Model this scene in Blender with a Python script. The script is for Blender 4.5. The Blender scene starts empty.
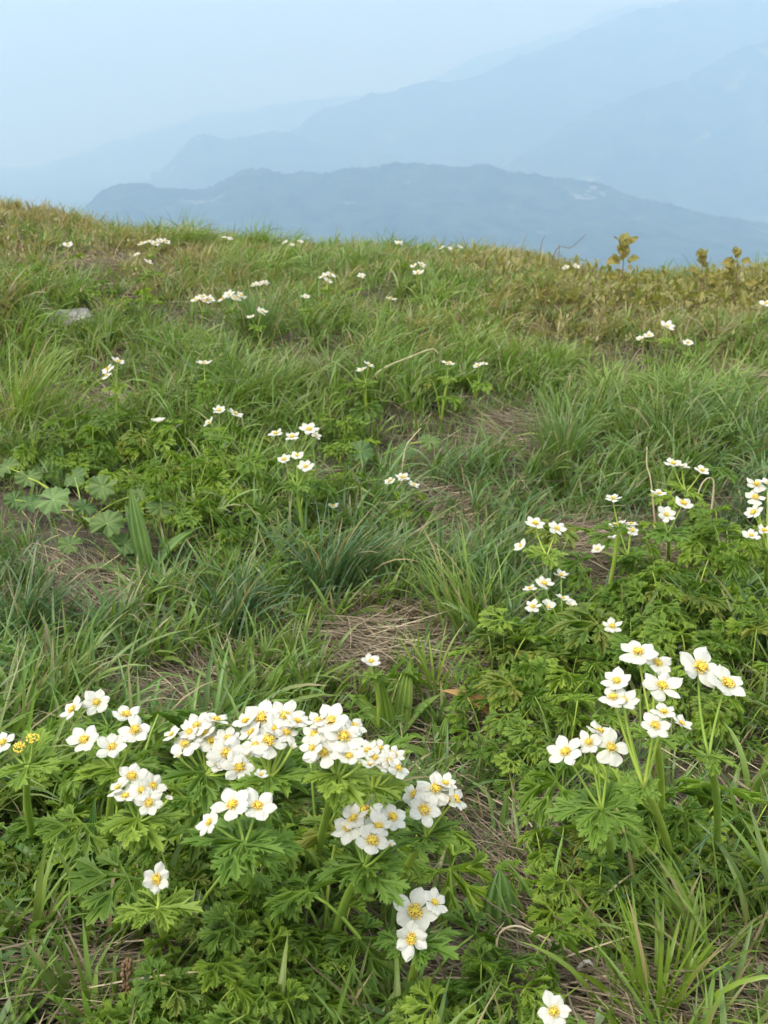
import bpy, math, random
import numpy as np
from mathutils import Vector, Matrix, noise
from mathutils.geometry import tessellate_polygon

random.seed(7)
rng = np.random.default_rng(11)
sc = bpy.context.scene
COL = sc.collection
R = math.radians
PI = math.pi

# ------------------------------------------------------------------ camera
F = 1000.0
PITCH = R(20.9)
CAMZ = 0.90
CP, SP = math.cos(PITCH), math.sin(PITCH)
cam_d = bpy.data.cameras.new('camera')
cam = bpy.data.objects.new('camera', cam_d)
COL.objects.link(cam)
cam.location = (0, 0, CAMZ)
cam.rotation_euler = (PI / 2 - PITCH, 0, 0)
cam_d.sensor_width = 36
cam_d.lens = 36 * F / 1024
cam_d.clip_start = 0.03
cam_d.clip_end = 90000
cam_d.dof.use_dof = True
cam_d.dof.focus_distance = 1.15
cam_d.dof.aperture_fstop = 15
sc.camera = cam


def at(px, py, d):
    """point seen at pixel px, py at depth d along the camera axis"""
    u, v = (px - 384) / F, (py - 512) / F
    return Vector((u * d, d * (CP - v * SP), CAMZ - d * (v * CP + SP)))


# ------------------------------------------------------------------ ground
PY = np.array([-3, -.5, .3, .77, 1.1, 1.5, 2.1, 2.6, 3.0, 3.7, 4.6, 5.2, 5.7, 6.4, 7.5, 10, 20])
PZ = np.array([.16, .14, .12, .085, .03, -.03, -.04, -.02, .02, .085, .155, .185, .180, .13, -.02, -.7, -4.5])
_fy = np.linspace(-3, 20, 1200)
_fz = np.interp(_fy, PY, PZ)
_k = np.hanning(21); _k /= _k.sum()
_fz = np.convolve(np.pad(_fz, 10, mode='edge'), _k, mode='valid')


def ss(a, b, x):
    t = np.clip((x - a) / (b - a), 0, 1)
    return t * t * (3 - 2 * t)


def ground(x, y):
    x = np.asarray(x, float); y = np.asarray(y, float)
    z = np.interp(y, _fy, _fz)
    z = z - ss(1.5, 5.0, y) * (.080 * np.clip(x, -6, 6) - .012 * np.clip(x, -4, 4) ** 2)
    b = (.028 * np.sin(3.1 * x + 1.3 * y + .5) * np.sin(2.7 * y - .9 * x + 1.1)
         + .020 * np.sin(7.3 * x - 2.1 * y + 2.) * np.sin(6.1 * y + 1.7 * x)
         + .006 * np.sin(15.1 * x + 4 * y) * np.sin(13.7 * y - 5 * x + .7))
    z = z + b * ss(.2, .9, y)
    z = z + ss(4.2, 5.2, y) * .035 * np.sin(2.3 * x + .8) * (1 - ss(6, 8, y))
    z = np.where(y > 20, -4.5 - (y - 20) * .62, z)
    return np.maximum(z, -800)


def gz(x, y):
    return float(ground(x, y))


def hit(px, py, h=0.0, lo=.35, hi=8.0):
    """first point on the ray through a pixel that is h above the ground; returns point, depth"""
    ds = np.linspace(lo, hi, 1500)
    u, v = (px - 384) / F, (py - 512) / F
    X, Y, Z = u * ds, ds * (CP - v * SP), CAMZ - ds * (v * CP + SP)
    g = Z - ground(X, Y) - h
    i = np.where(g <= 0)[0]
    if len(i):
        d = ds[i[0]]
    else:
        d = ds[int(np.argmin(g))]
    return at(px, py, float(d)), float(d)


# ------------------------------------------------------------------ helpers
def tag(o, label=None, cat=None, group=None, kind=None):
    if label: o['label'] = label
    if cat: o['category'] = cat
    if group: o['group'] = group
    if kind: o['kind'] = kind
    return o


def empty(name, loc, rz=0):
    o = bpy.data.objects.new(name, None)
    o.empty_display_size = .03
    COL.objects.link(o)
    o.location = loc
    o.rotation_euler = (0, 0, rz)
    return o


def link(name, mesh, parent=None):
    o = bpy.data.objects.new(name, mesh)
    COL.objects.link(o)
    if parent: o.parent = parent
    return o


class MB:
    """collects vertices and faces for one mesh"""
    def __init__(self):
        self.v = []; self.f = []; self.m = []; self.c = []

    def add(self, vs, fs, mat=0, col=None):
        n = len(self.v)
        self.v += [tuple(p) for p in vs]
        self.f += [tuple(i + n for i in f) for f in fs]
        self.m += [mat] * len(fs)
        if isinstance(col, list): self.c += col
        else: self.c += [col if col is not None else (1, 1, 1)] * len(vs)

    def tube(self, pts, rad, seg=6, mat=0, col=None, cap=True):
        pts = [Vector(p) for p in pts]
        vs = []; fs = []
        up = Vector((.31, .17, .93))
        for i, p in enumerate(pts):
            t = (pts[min(i + 1, len(pts) - 1)] - pts[max(i - 1, 0)]).normalized()
            a = t.cross(up)
            if a.length < .05: a = t.cross(Vector((1, 0, 0)))
            a.normalize(); b = t.cross(a)
            r = rad[i] if hasattr(rad, '__len__') else rad
            for k in range(seg):
                an = 2 * PI * k / seg
                vs.append(p + (a * math.cos(an) + b * math.sin(an)) * r)
        for i in range(len(pts) - 1):
            for k in range(seg):
                k2 = (k + 1) % seg
                fs.append((i * seg + k, i * seg + k2, (i + 1) * seg + k2, (i + 1) * seg + k))
        if cap:
            fs.append(tuple(range(seg - 1, -1, -1)))
            fs.append(tuple((len(pts) - 1) * seg + k for k in range(seg)))
        self.add(vs, fs, mat, col)

    def mesh(self, name, mats, smooth=True):
        me = bpy.data.meshes.new(name)
        me.from_pydata(self.v, [], self.f)
        for m in mats: me.materials.append(m)
        if len(mats) > 1: me.polygons.foreach_set('material_index', self.m)
        if self.c:
            a = me.attributes.new('tint', 'FLOAT_COLOR', 'POINT')
            a.data.foreach_set('color', np.array([tuple(c) + (1,) for c in self.c], np.float32).ravel())
        if smooth: me.polygons.foreach_set('use_smooth', [True] * len(me.polygons))
        me.update()
        return me


def bez(p0, p1, p2, n=8):
    p0, p1, p2 = Vector(p0), Vector(p1), Vector(p2)
    return [p0 * (1 - t) ** 2 + p1 * 2 * t * (1 - t) + p2 * t * t for t in [i / n for i in range(n + 1)]]


# ------------------------------------------------------------------ materials
def mat(name):
    m = bpy.data.materials.new(name)
    m.use_nodes = True
    nt = m.node_tree
    nt.nodes.clear()
    out = nt.nodes.new('ShaderNodeOutputMaterial')
    return m, nt, out


def N(nt, typ, **kw):
    n = nt.nodes.new(typ)
    for k, v in kw.items():
        if k.startswith('in_'):
            n.inputs[k[3:].replace('_', ' ')].default_value = v
        else:
            setattr(n, k, v)
    return n


def noise_mix(nt, c1, c2, scale, lo=.35, hi=.65, coord='Object', detail=4):
    tc = N(nt, 'ShaderNodeTexCoord')
    nz = N(nt, 'ShaderNodeTexNoise', in_Scale=scale, in_Detail=detail)
    nt.links.new(tc.outputs[coord], nz.inputs['Vector'])
    mr = N(nt, 'ShaderNodeMapRange')
    mr.inputs['From Min'].default_value = lo; mr.inputs['From Max'].default_value = hi
    nt.links.new(nz.outputs['Fac'], mr.inputs['Value'])
    mx = N(nt, 'ShaderNodeMix', data_type='RGBA')
    mx.inputs['A'].default_value = tuple(c1) + (1,) if not hasattr(c1, 'is_linked') else (1, 1, 1, 1)
    mx.inputs['B'].default_value = tuple(c2) + (1,)
    nt.links.new(mr.outputs['Result'], mx.inputs['Factor'])
    return mx, mx.outputs['Result'], nz


def leafy(name, color_socket_fn, trans=.35, rough=.5, tcol=(1.25, 1.35, .7), spec=.35, bump=None):
    """green surface that also lets light through"""
    m, nt, out = mat(name)
    col = color_socket_fn(nt)
    bs = N(nt, 'ShaderNodeBsdfPrincipled', in_Roughness=rough)
    bs.inputs['Specular IOR Level'].default_value = spec
    nt.links.new(col, bs.inputs['Base Color'])
    tr = N(nt, 'ShaderNodeBsdfTranslucent')
    mul = N(nt, 'ShaderNodeMix', data_type='RGBA', blend_type='MULTIPLY')
    mul.inputs['Factor'].default_value = 1
    nt.links.new(col, mul.inputs['A'])
    mul.inputs['B'].default_value = tuple(tcol) + (1,)
    nt.links.new(mul.outputs['Result'], tr.inputs['Color'])
    if bump:
        tc = N(nt, 'ShaderNodeTexCoord')
        nz = N(nt, 'ShaderNodeTexNoise', in_Scale=bump[0], in_Detail=3.0)
        nt.links.new(tc.outputs['Object'], nz.inputs['Vector'])
        bp = N(nt, 'ShaderNodeBump', in_Strength=bump[1], in_Distance=.002)
        nt.links.new(nz.outputs['Fac'], bp.inputs['Height'])
        nt.links.new(bp.outputs['Normal'], bs.inputs['Normal'])
    mx = N(nt, 'ShaderNodeMixShader')
    mx.inputs[0].default_value = trans
    nt.links.new(bs.outputs[0], mx.inputs[1])
    nt.links.new(tr.outputs[0], mx.inputs[2])
    nt.links.new(mx.outputs[0], out.inputs['Surface'])
    return m


def attr_col(nt):
    a = N(nt, 'ShaderNodeAttribute', attribute_name='tint')
    return a.outputs['Color']


def vary(c1, c2, scale=60., objvar=.35):
    def fn(nt):
        mx, o, _ = noise_mix(nt, c1, c2, scale)
        oi = N(nt, 'ShaderNodeObjectInfo')
        hs = N(nt, 'ShaderNodeHueSaturation')
        mr = N(nt, 'ShaderNodeMapRange')
        mr.inputs['To Min'].default_value = 1 - objvar; mr.inputs['To Max'].default_value = 1 + objvar
        nt.links.new(oi.outputs['Random'], mr.inputs['Value'])
        nt.links.new(mr.outputs['Result'], hs.inputs['Value'])
        mr2 = N(nt, 'ShaderNodeMapRange')
        mr2.inputs['To Min'].default_value = .515; mr2.inputs['To Max'].default_value = .485
        nt.links.new(oi.outputs['Random'], mr2.inputs['Value'])
        nt.links.new(mr2.outputs['Result'], hs.inputs['Hue'])
        ta = N(nt, 'ShaderNodeAttribute', attribute_name='tint')
        mt = N(nt, 'ShaderNodeMix', data_type='RGBA', blend_type='MULTIPLY'); mt.inputs['Factor'].default_value = 1
        nt.links.new(o, mt.inputs['A']); nt.links.new(ta.outputs['Color'], mt.inputs['B'])
        nt.links.new(mt.outputs['Result'], hs.inputs['Color'])
        return hs.outputs['Color']
    return fn


M = {}
M['grass'] = leafy('grass_blade', attr_col, .34, .38, spec=.5)
M['thatch'] = leafy('dead_grass', attr_col, .12, .7, (1, 1, 1), spec=.2)
M['anemone'] = leafy('anemone_leaf', vary((.130, .225, .024), (.225, .335, .038), 45., .32), .40, .5, bump=(500, .25))
M['yellowing'] = leafy('yellowing_leaf', vary((.12, .20, .026), (.23, .25, .04), 28., .2), .36, .5)
M['bract'] = leafy('bract_leaf', vary((.15, .25, .028), (.215, .325, .044), 45., .2), .36, .5, bump=(500, .25))
M['stem'] = leafy('green_stem', vary((.29, .42, .055), (.35, .46, .08), 30., .15), .15, .5)
M['round'] = leafy('round_leaf', vary((.095, .18, .045), (.14, .225, .06), 30., .12), .3, .55, bump=(250, .4))
M['pale_round'] = leafy('pale_round_leaf', vary((.16, .26, .07), (.21, .30, .095), 30., .02), .3, .55, bump=(250, .4))
M['pleat'] = leafy('pleated_leaf', vary((.10, .19, .045), (.145, .24, .065), 30., .15), .3, .45)
M['shoot'] = leafy('shoot_leaf', vary((.12, .21, .03), (.17, .26, .04), 30., .15), .35, .5)
M['olive'] = leafy('olive_leaf', vary((.24, .235, .05), (.31, .26, .07), 25., .2), .35, .5, (1.1, 1.1, .7))
M['petal'] = leafy('white_petal', vary((.80, .785, .715), (.72, .71, .63), 4., .03), .36, .5, (1, 1, .95), spec=.2, bump=(9., .5))
M['faded'] = leafy('fading_leaf', vary((.30, .24, .07), (.42, .20, .07), 18., .1), .3, .5, (1, 1, .8))


def simple(name, c1, c2, scale=40., rough=.7, bump=0., spec=.3):
    m, nt, out = mat(name)
    mx, o, nz = noise_mix(nt, c1, c2, scale)
    bs = N(nt, 'ShaderNodeBsdfPrincipled', in_Roughness=rough)
    bs.inputs['Specular IOR Level'].default_value = spec
    nt.links.new(o, bs.inputs['Base Color'])
    if bump:
        bp = N(nt, 'ShaderNodeBump', in_Strength=bump, in_Distance=.01)
        nt.links.new(nz.outputs['Fac'], bp.inputs['Height'])
        nt.links.new(bp.outputs['Normal'], bs.inputs['Normal'])
    nt.links.new(bs.outputs[0], out.inputs['Surface'])
    return m


M['anther'] = simple('yellow_anther', (.74, .46, .05), (.80, .60, .14), 9.)
M['pistil'] = simple('green_pistil', (.52, .50, .05), (.66, .55, .06), 30.)
M['rock'] = simple('grey_rock', (.22, .21, .20), (.46, .45, .43), 14., .9, .6)
M['straw'] = simple('dry_straw', (.50, .40, .24), (.62, .53, .36), 30., .7)
M['brown'] = simple('brown_stalk', (.12, .07, .035), (.20, .13, .07), 60., .8)
M['bleach'] = simple('bleached_wood', (.46, .42, .37), (.60, .57, .52), 40., .8)

# soil
m, nt, out = mat('meadow_soil')
mx, o, nz = noise_mix(nt, (.032, .025, .016), (.085, .068, .042), 26., coord='Object', detail=8)
bs = N(nt, 'ShaderNodeBsdfPrincipled', in_Roughness=.95)
nt.links.new(o, bs.inputs['Base Color'])
bp = N(nt, 'ShaderNodeBump', in_Strength=.8, in_Distance=.02)
nt.links.new(nz.outputs['Fac'], bp.inputs['Height'])
nt.links.new(bp.outputs['Normal'], bs.inputs['Normal'])
nt.links.new(bs.outputs[0], out.inputs['Surface'])
M['soil'] = m


def forest(name, c1, c2, cfield, field_lo, scale, scar=None):
    m, nt, out = mat(name)
    mx, o, nz = noise_mix(nt, c1, c2, scale, .3, .7, detail=10)
    tc = N(nt, 'ShaderNodeTexCoord')
    n2 = N(nt, 'ShaderNodeTexNoise', in_Scale=scale * .55, in_Detail=5.0)
    mp = N(nt, 'ShaderNodeMapping'); mp.inputs['Location'].default_value = (3.1, 7.7, 1.3)
    nt.links.new(tc.outputs['Object'], mp.inputs['Vector'])
    nt.links.new(mp.outputs[0], n2.inputs['Vector'])
    mr = N(nt, 'ShaderNodeMapRange')
    mr.inputs['From Min'].default_value = field_lo; mr.inputs['From Max'].default_value = field_lo + .05
    nt.links.new(n2.outputs['Fac'], mr.inputs['Value'])
    mx2 = N(nt, 'ShaderNodeMix', data_type='RGBA')
    nt.links.new(mr.outputs['Result'], mx2.inputs['Factor'])
    nt.links.new(o, mx2.inputs['A']); mx2.inputs['B'].default_value = tuple(cfield) + (1,)
    if scar:
        mp2 = N(nt, 'ShaderNodeMapping'); mp2.inputs['Location'].default_value = tuple(-a / b for a, b in zip(scar[0], scar[1]))
        mp2.inputs['Scale'].default_value = tuple(1 / b for b in scar[1])
        nt.links.new(tc.outputs['Object'], mp2.inputs['Vector'])
        ln = N(nt, 'ShaderNodeVectorMath', operation='LENGTH'); nt.links.new(mp2.outputs[0], ln.inputs[0])
        n3 = N(nt, 'ShaderNodeTexNoise', in_Scale=.012, in_Detail=8.0); nt.links.new(tc.outputs['Object'], n3.inputs['Vector'])
        sub = N(nt, 'ShaderNodeMath', operation='MULTIPLY_ADD'); sub.inputs[1].default_value = 5.0; sub.inputs[2].default_value = -2.0
        nt.links.new(n3.outputs['Fac'], sub.inputs[0])
        sb2 = N(nt, 'ShaderNodeMath', operation='SUBTRACT'); nt.links.new(sub.outputs[0], sb2.inputs[0]); nt.links.new(ln.outputs['Value'], sb2.inputs[1])
        mr3 = N(nt, 'ShaderNodeMapRange'); mr3.inputs['From Min'].default_value = 0; mr3.inputs['From Max'].default_value = .15
        nt.links.new(sb2.outputs[0], mr3.inputs['Value'])
        mx3 = N(nt, 'ShaderNodeMix', data_type='RGBA'); nt.links.new(mr3.outputs['Result'], mx3.inputs['Factor'])
        nt.links.new(mx2.outputs['Result'], mx3.inputs['A']); mx3.inputs['B'].default_value = (.24, .23, .20, 1)
        mx2 = mx3
    bs = N(nt, 'ShaderNodeBsdfPrincipled', in_Roughness=.95)
    bs.inputs['Specular IOR Level'].default_value = .1
    nt.links.new(mx2.outputs['Result'], bs.inputs['Base Color'])
    bp = N(nt, 'ShaderNodeBump', in_Strength=1.0, in_Distance=60.)
    nt.links.new(nz.outputs['Fac'], bp.inputs['Height'])
    nt.links.new(bp.outputs['Normal'], bs.inputs['Normal'])
    nt.links.new(bs.outputs[0], out.inputs['Surface'])
    return m


M['forest'] = forest('forested_slope', (.004, .010, .009), (.065, .085, .040), (.17, .16, .12), .65, .006, (tuple(at(588, 192, 6750)), (170, 420, 55)))
M['forest_far'] = forest('far_slope', (.004, .010, .009), (.085, .10, .05), (.20, .21, .15), .64, .003)
M['valley'] = forest('valley_fields', (.05, .08, .03), (.13, .15, .07), (.42, .40, .36), .62, .004)


# ------------------------------------------------------------------ ground sheet
def sheet():
    t = np.linspace(0, 1, 150)
    ys = np.concatenate([np.linspace(-3, 7.5, 211), 7.5 + (np.exp(np.linspace(0, 1, 70)[1:] * 8.60) - 1) * 4.55])
    ys = np.minimum(ys, 24500)
    us = np.linspace(-1, 1, 141)
    us = np.sign(us) * np.abs(us) ** 1.4
    V = []
    for y in ys:
        w = 3.5 + max(y, 0) * .95
        V.append(np.stack([us * w, np.full_like(us, y), ground(us * w, np.full_like(us, y))], 1))
    V = np.concatenate(V)
    nu = len(us); ny = len(ys)
    i = np.arange(nu - 1)[None, :] + nu * np.arange(ny - 1)[:, None]
    Fq = np.stack([i, i + 1, i + 1 + nu, i + nu], -1).reshape(-1, 4)
    me = bpy.data.meshes.new('ground')
    me.from_pydata(V.tolist(), [], Fq.tolist())
    me.materials.append(M['soil']); me.materials.append(M['valley'])
    cy = V[Fq[:, 0], 1]
    me.polygons.foreach_set('material_index', (cy > 12).astype(np.int32))
    me.polygons.foreach_set('use_smooth', np.ones(len(Fq), bool))
    tag(link('ground', me), 'meadow soil falling away to a wide valley floor', kind='structure')


sheet()


# ------------------------------------------------------------------ mountains
def mountain(name, sil, D, front, back, base, material, label, seed, spur=.32, dn=.05):
    sx = [p[0] for p in sil]; sy = [p[1] for p in sil]
    nu, nf, nb = 260, 46, 14
    px = np.linspace(sx[0], sx[-1], nu)
    pyy = np.interp(px, sx, sy)
    k = np.hanning(7); k /= k.sum()
    pyy = np.convolve(np.pad(pyy, 3, mode='edge'), k, 'valid')
    rows = []
    vs_ = list(-np.linspace(1, 0, nf + 1)) + list(np.linspace(0, 1, nb + 1)[1:])
    grid = np.zeros((len(vs_), nu, 3))
    for j in range(nu):
        e = noise.fractal((px[j] * .03 + seed, seed * 2.3, 0), .7, 2.1, 5) * 4.2 + noise.noise((px[j] * .31, seed, 3)) * 1.3 + noise.noise((px[j] * .9, seed, 5)) * .8
        d = D * (1 + dn * noise.noise((px[j] * .006 + seed, 1.7, seed)))
        c = at(px[j], pyy[j] + e, d)
        fade = 1.0
        for i, v in enumerate(vs_):
            W = front if v < 0 else back
            y = c.y + v * W
            x = c.x * (y / c.y) if v < 0 else c.x
            p = (1 - abs(v)) ** 1.15
            h = c.z - base
            q = abs(v) * (1 - abs(v)) * 4
            s = noise.ridged_multi_fractal((x / (front * .55) + seed, y / (front * 1.3), seed), 1., 2.1, 5, 1., 2.) - 1.1
            z = base + h * p + spur * h * q * s * .5 - 30 * (abs(v) > .97)
            grid[i, j] = (x, y, z)
    V = grid.reshape(-1, 3)
    nv = len(vs_)
    i = np.arange(nu - 1)[None, :] + nu * np.arange(nv - 1)[:, None]
    Fq = np.stack([i, i + 1, i + 1 + nu, i + nu], -1).reshape(-1, 4)
    me = bpy.data.meshes.new(name)
    me.from_pydata(V.tolist(), [], Fq.tolist())
    me.materials.append(material)
    me.polygons.foreach_set('use_smooth', np.ones(len(Fq), bool))
    tag(link(name, me), label, kind='structure')


mountain('mountain_ridge', [(40, 240), (85, 207), (100, 190), (120, 182), (160, 187), (190, 190), (215, 185), (240, 171), (255, 166), (272, 170), (290, 174),
          (330, 172), (370, 166), (415, 161), (440, 166), (465, 168), (480, 163), (510, 170), (540, 176), (600, 183), (640, 198),
          (700, 211), (768, 224), (900, 236)], 7000, 2300, 1300, -830, M['forest'],
         'nearest forested ridge, low and blue, with pale slide scars', 1.3)
mountain('mountain_ridge', [(90, 215), (140, 187), (165, 168), (190, 141), (205, 133), (225, 138), (250, 137), (275, 131), (300, 138), (345, 148), (420, 163), (500, 180), (560, 200)],
         12800, 2600, 1500, -840, M['forest_far'], 'small hazy peak rising behind the nearest ridge', 4.1, .2)
mountain('mountain_ridge', [(430, 215), (490, 178), (520, 155), (560, 132), (590, 111), (640, 94), (665, 84), (690, 78), (715, 62), (740, 47), (768, 40), (830, 20), (950, 5)],
         11500, 2700, 2000, -840, M['forest_far'], 'steep hazy mountainside closing the valley on the right', 7.7, .26)
mountain('mountain_ridge', [(150, 175), (220, 152), (260, 140), (300, 128), (320, 111), (350, 100), (384, 93), (415, 85), (440, 82), (470, 78), (500, 67), (520, 56), (545, 48),
          (570, 40), (600, 25), (640, 10), (680, 0), (740, -8), (900, -12)],
         14800, 3000, 2500, -840, M['forest_far'], 'long pale blue mountain climbing to the upper right', 2.9, .22)
mountain('mountain_ridge', [(-160, 215), (-60, 195), (0, 176), (60, 160), (130, 137), (200, 116), (300, 101), (400, 92), (440, 75), (480, 55), (520, 45), (560, 33), (600, 14), (640, 4), (760, 0)],
         22500, 2600, 1600, -840, M['forest_far'], 'faintest farthest mountain almost lost in the haze', 5.2, .2)

# the air
hz = MB()
x0, x1, y0, y1, z0, z1 = -24000, 24000, -60, 24700, -900, 2900
hz.add([(x0, y0, z0), (x1, y0, z0), (x1, y1, z0), (x0, y1, z0), (x0, y0, z1), (x1, y0, z1), (x1, y1, z1), (x0, y1, z1)],
       [(0, 3, 2, 1), (4, 5, 6, 7), (0, 1, 5, 4), (1, 2, 6, 5), (2, 3, 7, 6), (3, 0, 4, 7)])
m, nt, out = mat('haze')
pv = N(nt, 'ShaderNodeVolumePrincipled')
pv.inputs['Color'].default_value = (.385, .60, .88, 1)
pv.inputs['Absorption Color'].default_value = (.37, .37, .37, 1)
pv.inputs['Density'].default_value = 1.9e-4
pv.inputs['Anisotropy'].default_value = .1
nt.links.new(pv.outputs[0], out.inputs['Volume'])
hzo = link('haze', hz.mesh('haze', [m], False))
tag(hzo, 'pale blue summer haze filling the valley', kind='stuff')

# ------------------------------------------------------------------ grass
PAL = {
    'blue': np.array((.090, .164, .068)),
    'mid': np.array((.130, .212, .054)),
    'light': np.array((.200, .292, .052)),
    'bright': np.array((.200, .300, .035)),
    'pale': np.array((.16, .215, .075)),
    'olive': np.array((.31, .275, .115)),
    'straw': np.array((.40, .31, .17)),
}


def blades(base, az, L, th0, k, w, tint, tiptint, seg=5, twist=None, name='grass', material=None, zfollow=False, kpow=1.0):
    """one mesh of many tapering, arching blades"""
    n = len(base)
    s = np.linspace(0, 1, seg + 1)
    ang = th0[:, None] + k[:, None] * (s[None, :] ** (1.3 * kpow))          # from vertical
    am = (ang[:, 1:] + ang[:, :-1]) / 2
    dr = np.sin(am) * (L / seg)[:, None]
    dz = np.cos(am) * (L / seg)[:, None]
    r = np.concatenate([np.zeros((n, 1)), np.cumsum(dr, 1)], 1)
    z = np.concatenate([np.zeros((n, 1)), np.cumsum(dz, 1)], 1)
    ca, sa = np.cos(az)[:, None], np.sin(az)[:, None]
    X = base[:, 0:1] + r * ca; Y = base[:, 1:2] + r * sa; Z = base[:, 2:3] + z
    if twist is None: twist = rng.normal(0, .5, n)
    # sideways drift
    drift = (rng.normal(0, .12, n) * L)[:, None] * s[None, :] ** 2
    X = X - sa * drift; Y = Y + ca * drift
    if zfollow:
        gzz = ground(X, Y)
        Z = gzz + (Z - base[:, 2:3]) + base[:, 3:4]
    else:
        Z = np.maximum(Z, ground(X, Y) + .004)
    wp = np.interp(s, [0, .12, .4, .75, 1], [.65, .9, 1, .68, .03])[None, :] * w[:, None] * .5
    tw = twist[:, None] * (.4 + s[None, :])
    # side vector: horizontal normal to azimuth, rolled by twist about the blade
    sx = -sa * np.cos(tw) + ca * np.cos(ang) * np.sin(tw)
    sy = ca * np.cos(tw) + sa * np.cos(ang) * np.sin(tw)
    sz = -np.sin(ang) * np.sin(tw)
    # fold: middle line sunk a little along the blade normal
    nx = ca * np.cos(ang); ny = sa * np.cos(ang); nz_ = -np.sin(ang)
    A = np.stack([X - sx * wp, Y - sy * wp, Z - sz * wp], -1)
    B = np.stack([X + nx * wp * .45, Y + ny * wp * .45, Z + nz_ * wp * .45], -1)
    Cc = np.stack([X + sx * wp, Y + sy * wp, Z + sz * wp], -1)
    V = np.stack([A, B, Cc], 2)                                            # n, s, 3, xyz
    nvp = (seg + 1) * 3
    V = V.reshape(n * nvp, 3)
    i = np.arange(seg)[:, None] * 3 + np.arange(2)[None, :]
    q = np.stack([i, i + 1, i + 4, i + 3], -1).reshape(-1, 4)
    Fq = (q[None] + (np.arange(n) * nvp)[:, None, None]).reshape(-1, 4)
    tt = np.clip((s - .55) / .45, 0, 1)[None, :, None]
    Cm = tint[:, None, :] * (1 - tt) + tiptint[:, None, :] * tt
    # paler sheath at the foot of the blade (real pigment)
    ft = np.clip(1 - s / .18, 0, 1)[None, :, None] * .35
    Cm = Cm * (1 - ft) + np.array((.22, .22, .09)) * ft
    Cm = np.repeat(Cm[:, :, None, :], 3, 2).reshape(-1, 3)
    me = bpy.data.meshes.new(name)
    me.vertices.add(len(V)); me.vertices.foreach_set('co', V.astype(np.float32).ravel())
    me.loops.add(len(Fq) * 4); me.loops.foreach_set('vertex_index', Fq.astype(np.int32).ravel())
    me.polygons.add(len(Fq))
    me.polygons.foreach_set('loop_start', np.arange(0, len(Fq) * 4, 4, dtype=np.int32))
    me.polygons.foreach_set('loop_total', np.full(len(Fq), 4, np.int32))
    me.polygons.foreach_set('use_smooth', np.ones(len(Fq), bool))
    a = me.attributes.new('tint', 'FLOAT_COLOR', 'POINT')
    a.data.foreach_set('color', np.concatenate([Cm, np.ones((len(Cm), 1))], 1).astype(np.float32).ravel())
    me.materials.append(material or M['grass'])
    me.update()
    me.validate()
    return me


# bare spots of brown thatch: pixel, half width px, half height px, strength
HOLES = [(375, 640, 48, 27, .9), (190, 700, 55, 26, .95), (528, 438, 36, 18, .9), (70, 590, 48, 24, .9), (755, 392, 30, 24, .8), (570, 548, 42, 20, .85),
         (440, 525, 28, 30, .75), (455, 985, 80, 24, .75), (600, 975, 55, 30, .7), (110, 265, 50, 16, .55), (330, 368, 22, 10, .7), (110, 690, 20, 12, .7),
         (90, 985, 30, 14, .45), (650, 560, 30, 12, .6), (480, 700, 26, 16, .5), (110, 410, 30, 10, .7), (300, 470, 22, 8, .4), (520, 890, 45, 20, .6),
         (740, 960, 26, 30, .6), (600, 300, 60, 12, .5), (420, 600, 26, 14, .5)]
HW = []
for px, py, rx, ry, s in HOLES:
    p, d = hit(px, py, .02)
    q, d2 = hit(px, py - ry, .02)
    q3, d3 = hit(px, min(py + ry, 1020), .02)
    ryw = min(max((q - q3).length / 2, .05), .5)
    HW.append((p.x, p.y, rx * d / F * 1.1, ryw * 1.15, s * .93))


def bare(x, y):
    b = np.zeros_like(x)
    for cx, cy, rx, ry, s in HW:
        wob = .45 * np.sin(9 * x + 4 * y + cx * 7) + .4 * np.sin(17 * y - 11 * x) + .3 * np.sin(31 * x + 23 * y)
        r = ((x - cx) / rx) ** 2 + ((y - cy) / ry) ** 2 + wob
        b = np.maximum(b, s * (1 - ss(.7, 1.35, r)))
    return b


# places where broad leaves own the ground: less grass (filled by the plant lists below)
LEAFY = []


def leafy_cover(x, y):
    b = np.zeros_like(x)
    for cx, cy, r, s in LEAFY:
        q = ((x - cx) ** 2 + (y - cy) ** 2) / r ** 2
        b = np.maximum(b, s * (1 - ss(.55, 1.2, q)))
    return b


def nz2(x, y, f, o=0.):
    return (np.sin(f * x + 1.7 * o + .9 * np.sin(f * .7 * y + o)) * np.sin(f * .9 * y - o + .8 * np.sin(f * .6 * x + 2 * o))) * .5 + .5


def tuft_color(x, y, n):
    """tint of a whole tuft from where it stands"""
    a = nz2(x, y, 2.1, .3); b = nz2(x, y, 5.3, 1.1)
    t = np.clip(.55 * a + .45 * b + rng.normal(0, .16, n), 0, 1)
    c = np.where(t[:, None] < .42, PAL['blue'] + (PAL['mid'] - PAL['blue']) * (t[:, None] / .42),
                 PAL['mid'] + (PAL['light'] - PAL['mid']) * ((t[:, None] - .42) / .58))
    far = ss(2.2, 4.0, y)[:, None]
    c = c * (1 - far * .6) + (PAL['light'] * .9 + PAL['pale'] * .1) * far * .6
    # dry olive heath along the brow, strongest at both ends
    dry = ss(3.5, 4.7, y) * np.clip(.26 + .65 * ss(.1, 1.2, x) + .62 * ss(-.7, -1.6, x) + (nz2(x, y, 4.1, 2.2) - .5) * 1.3, 0, 1)
    dm = (rng.random(n) < dry * .8)[:, None]
    c = np.where(dm, PAL['olive'] * rng.uniform(.75, 1.25, (n, 1)), c)
    return c, dry


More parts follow.
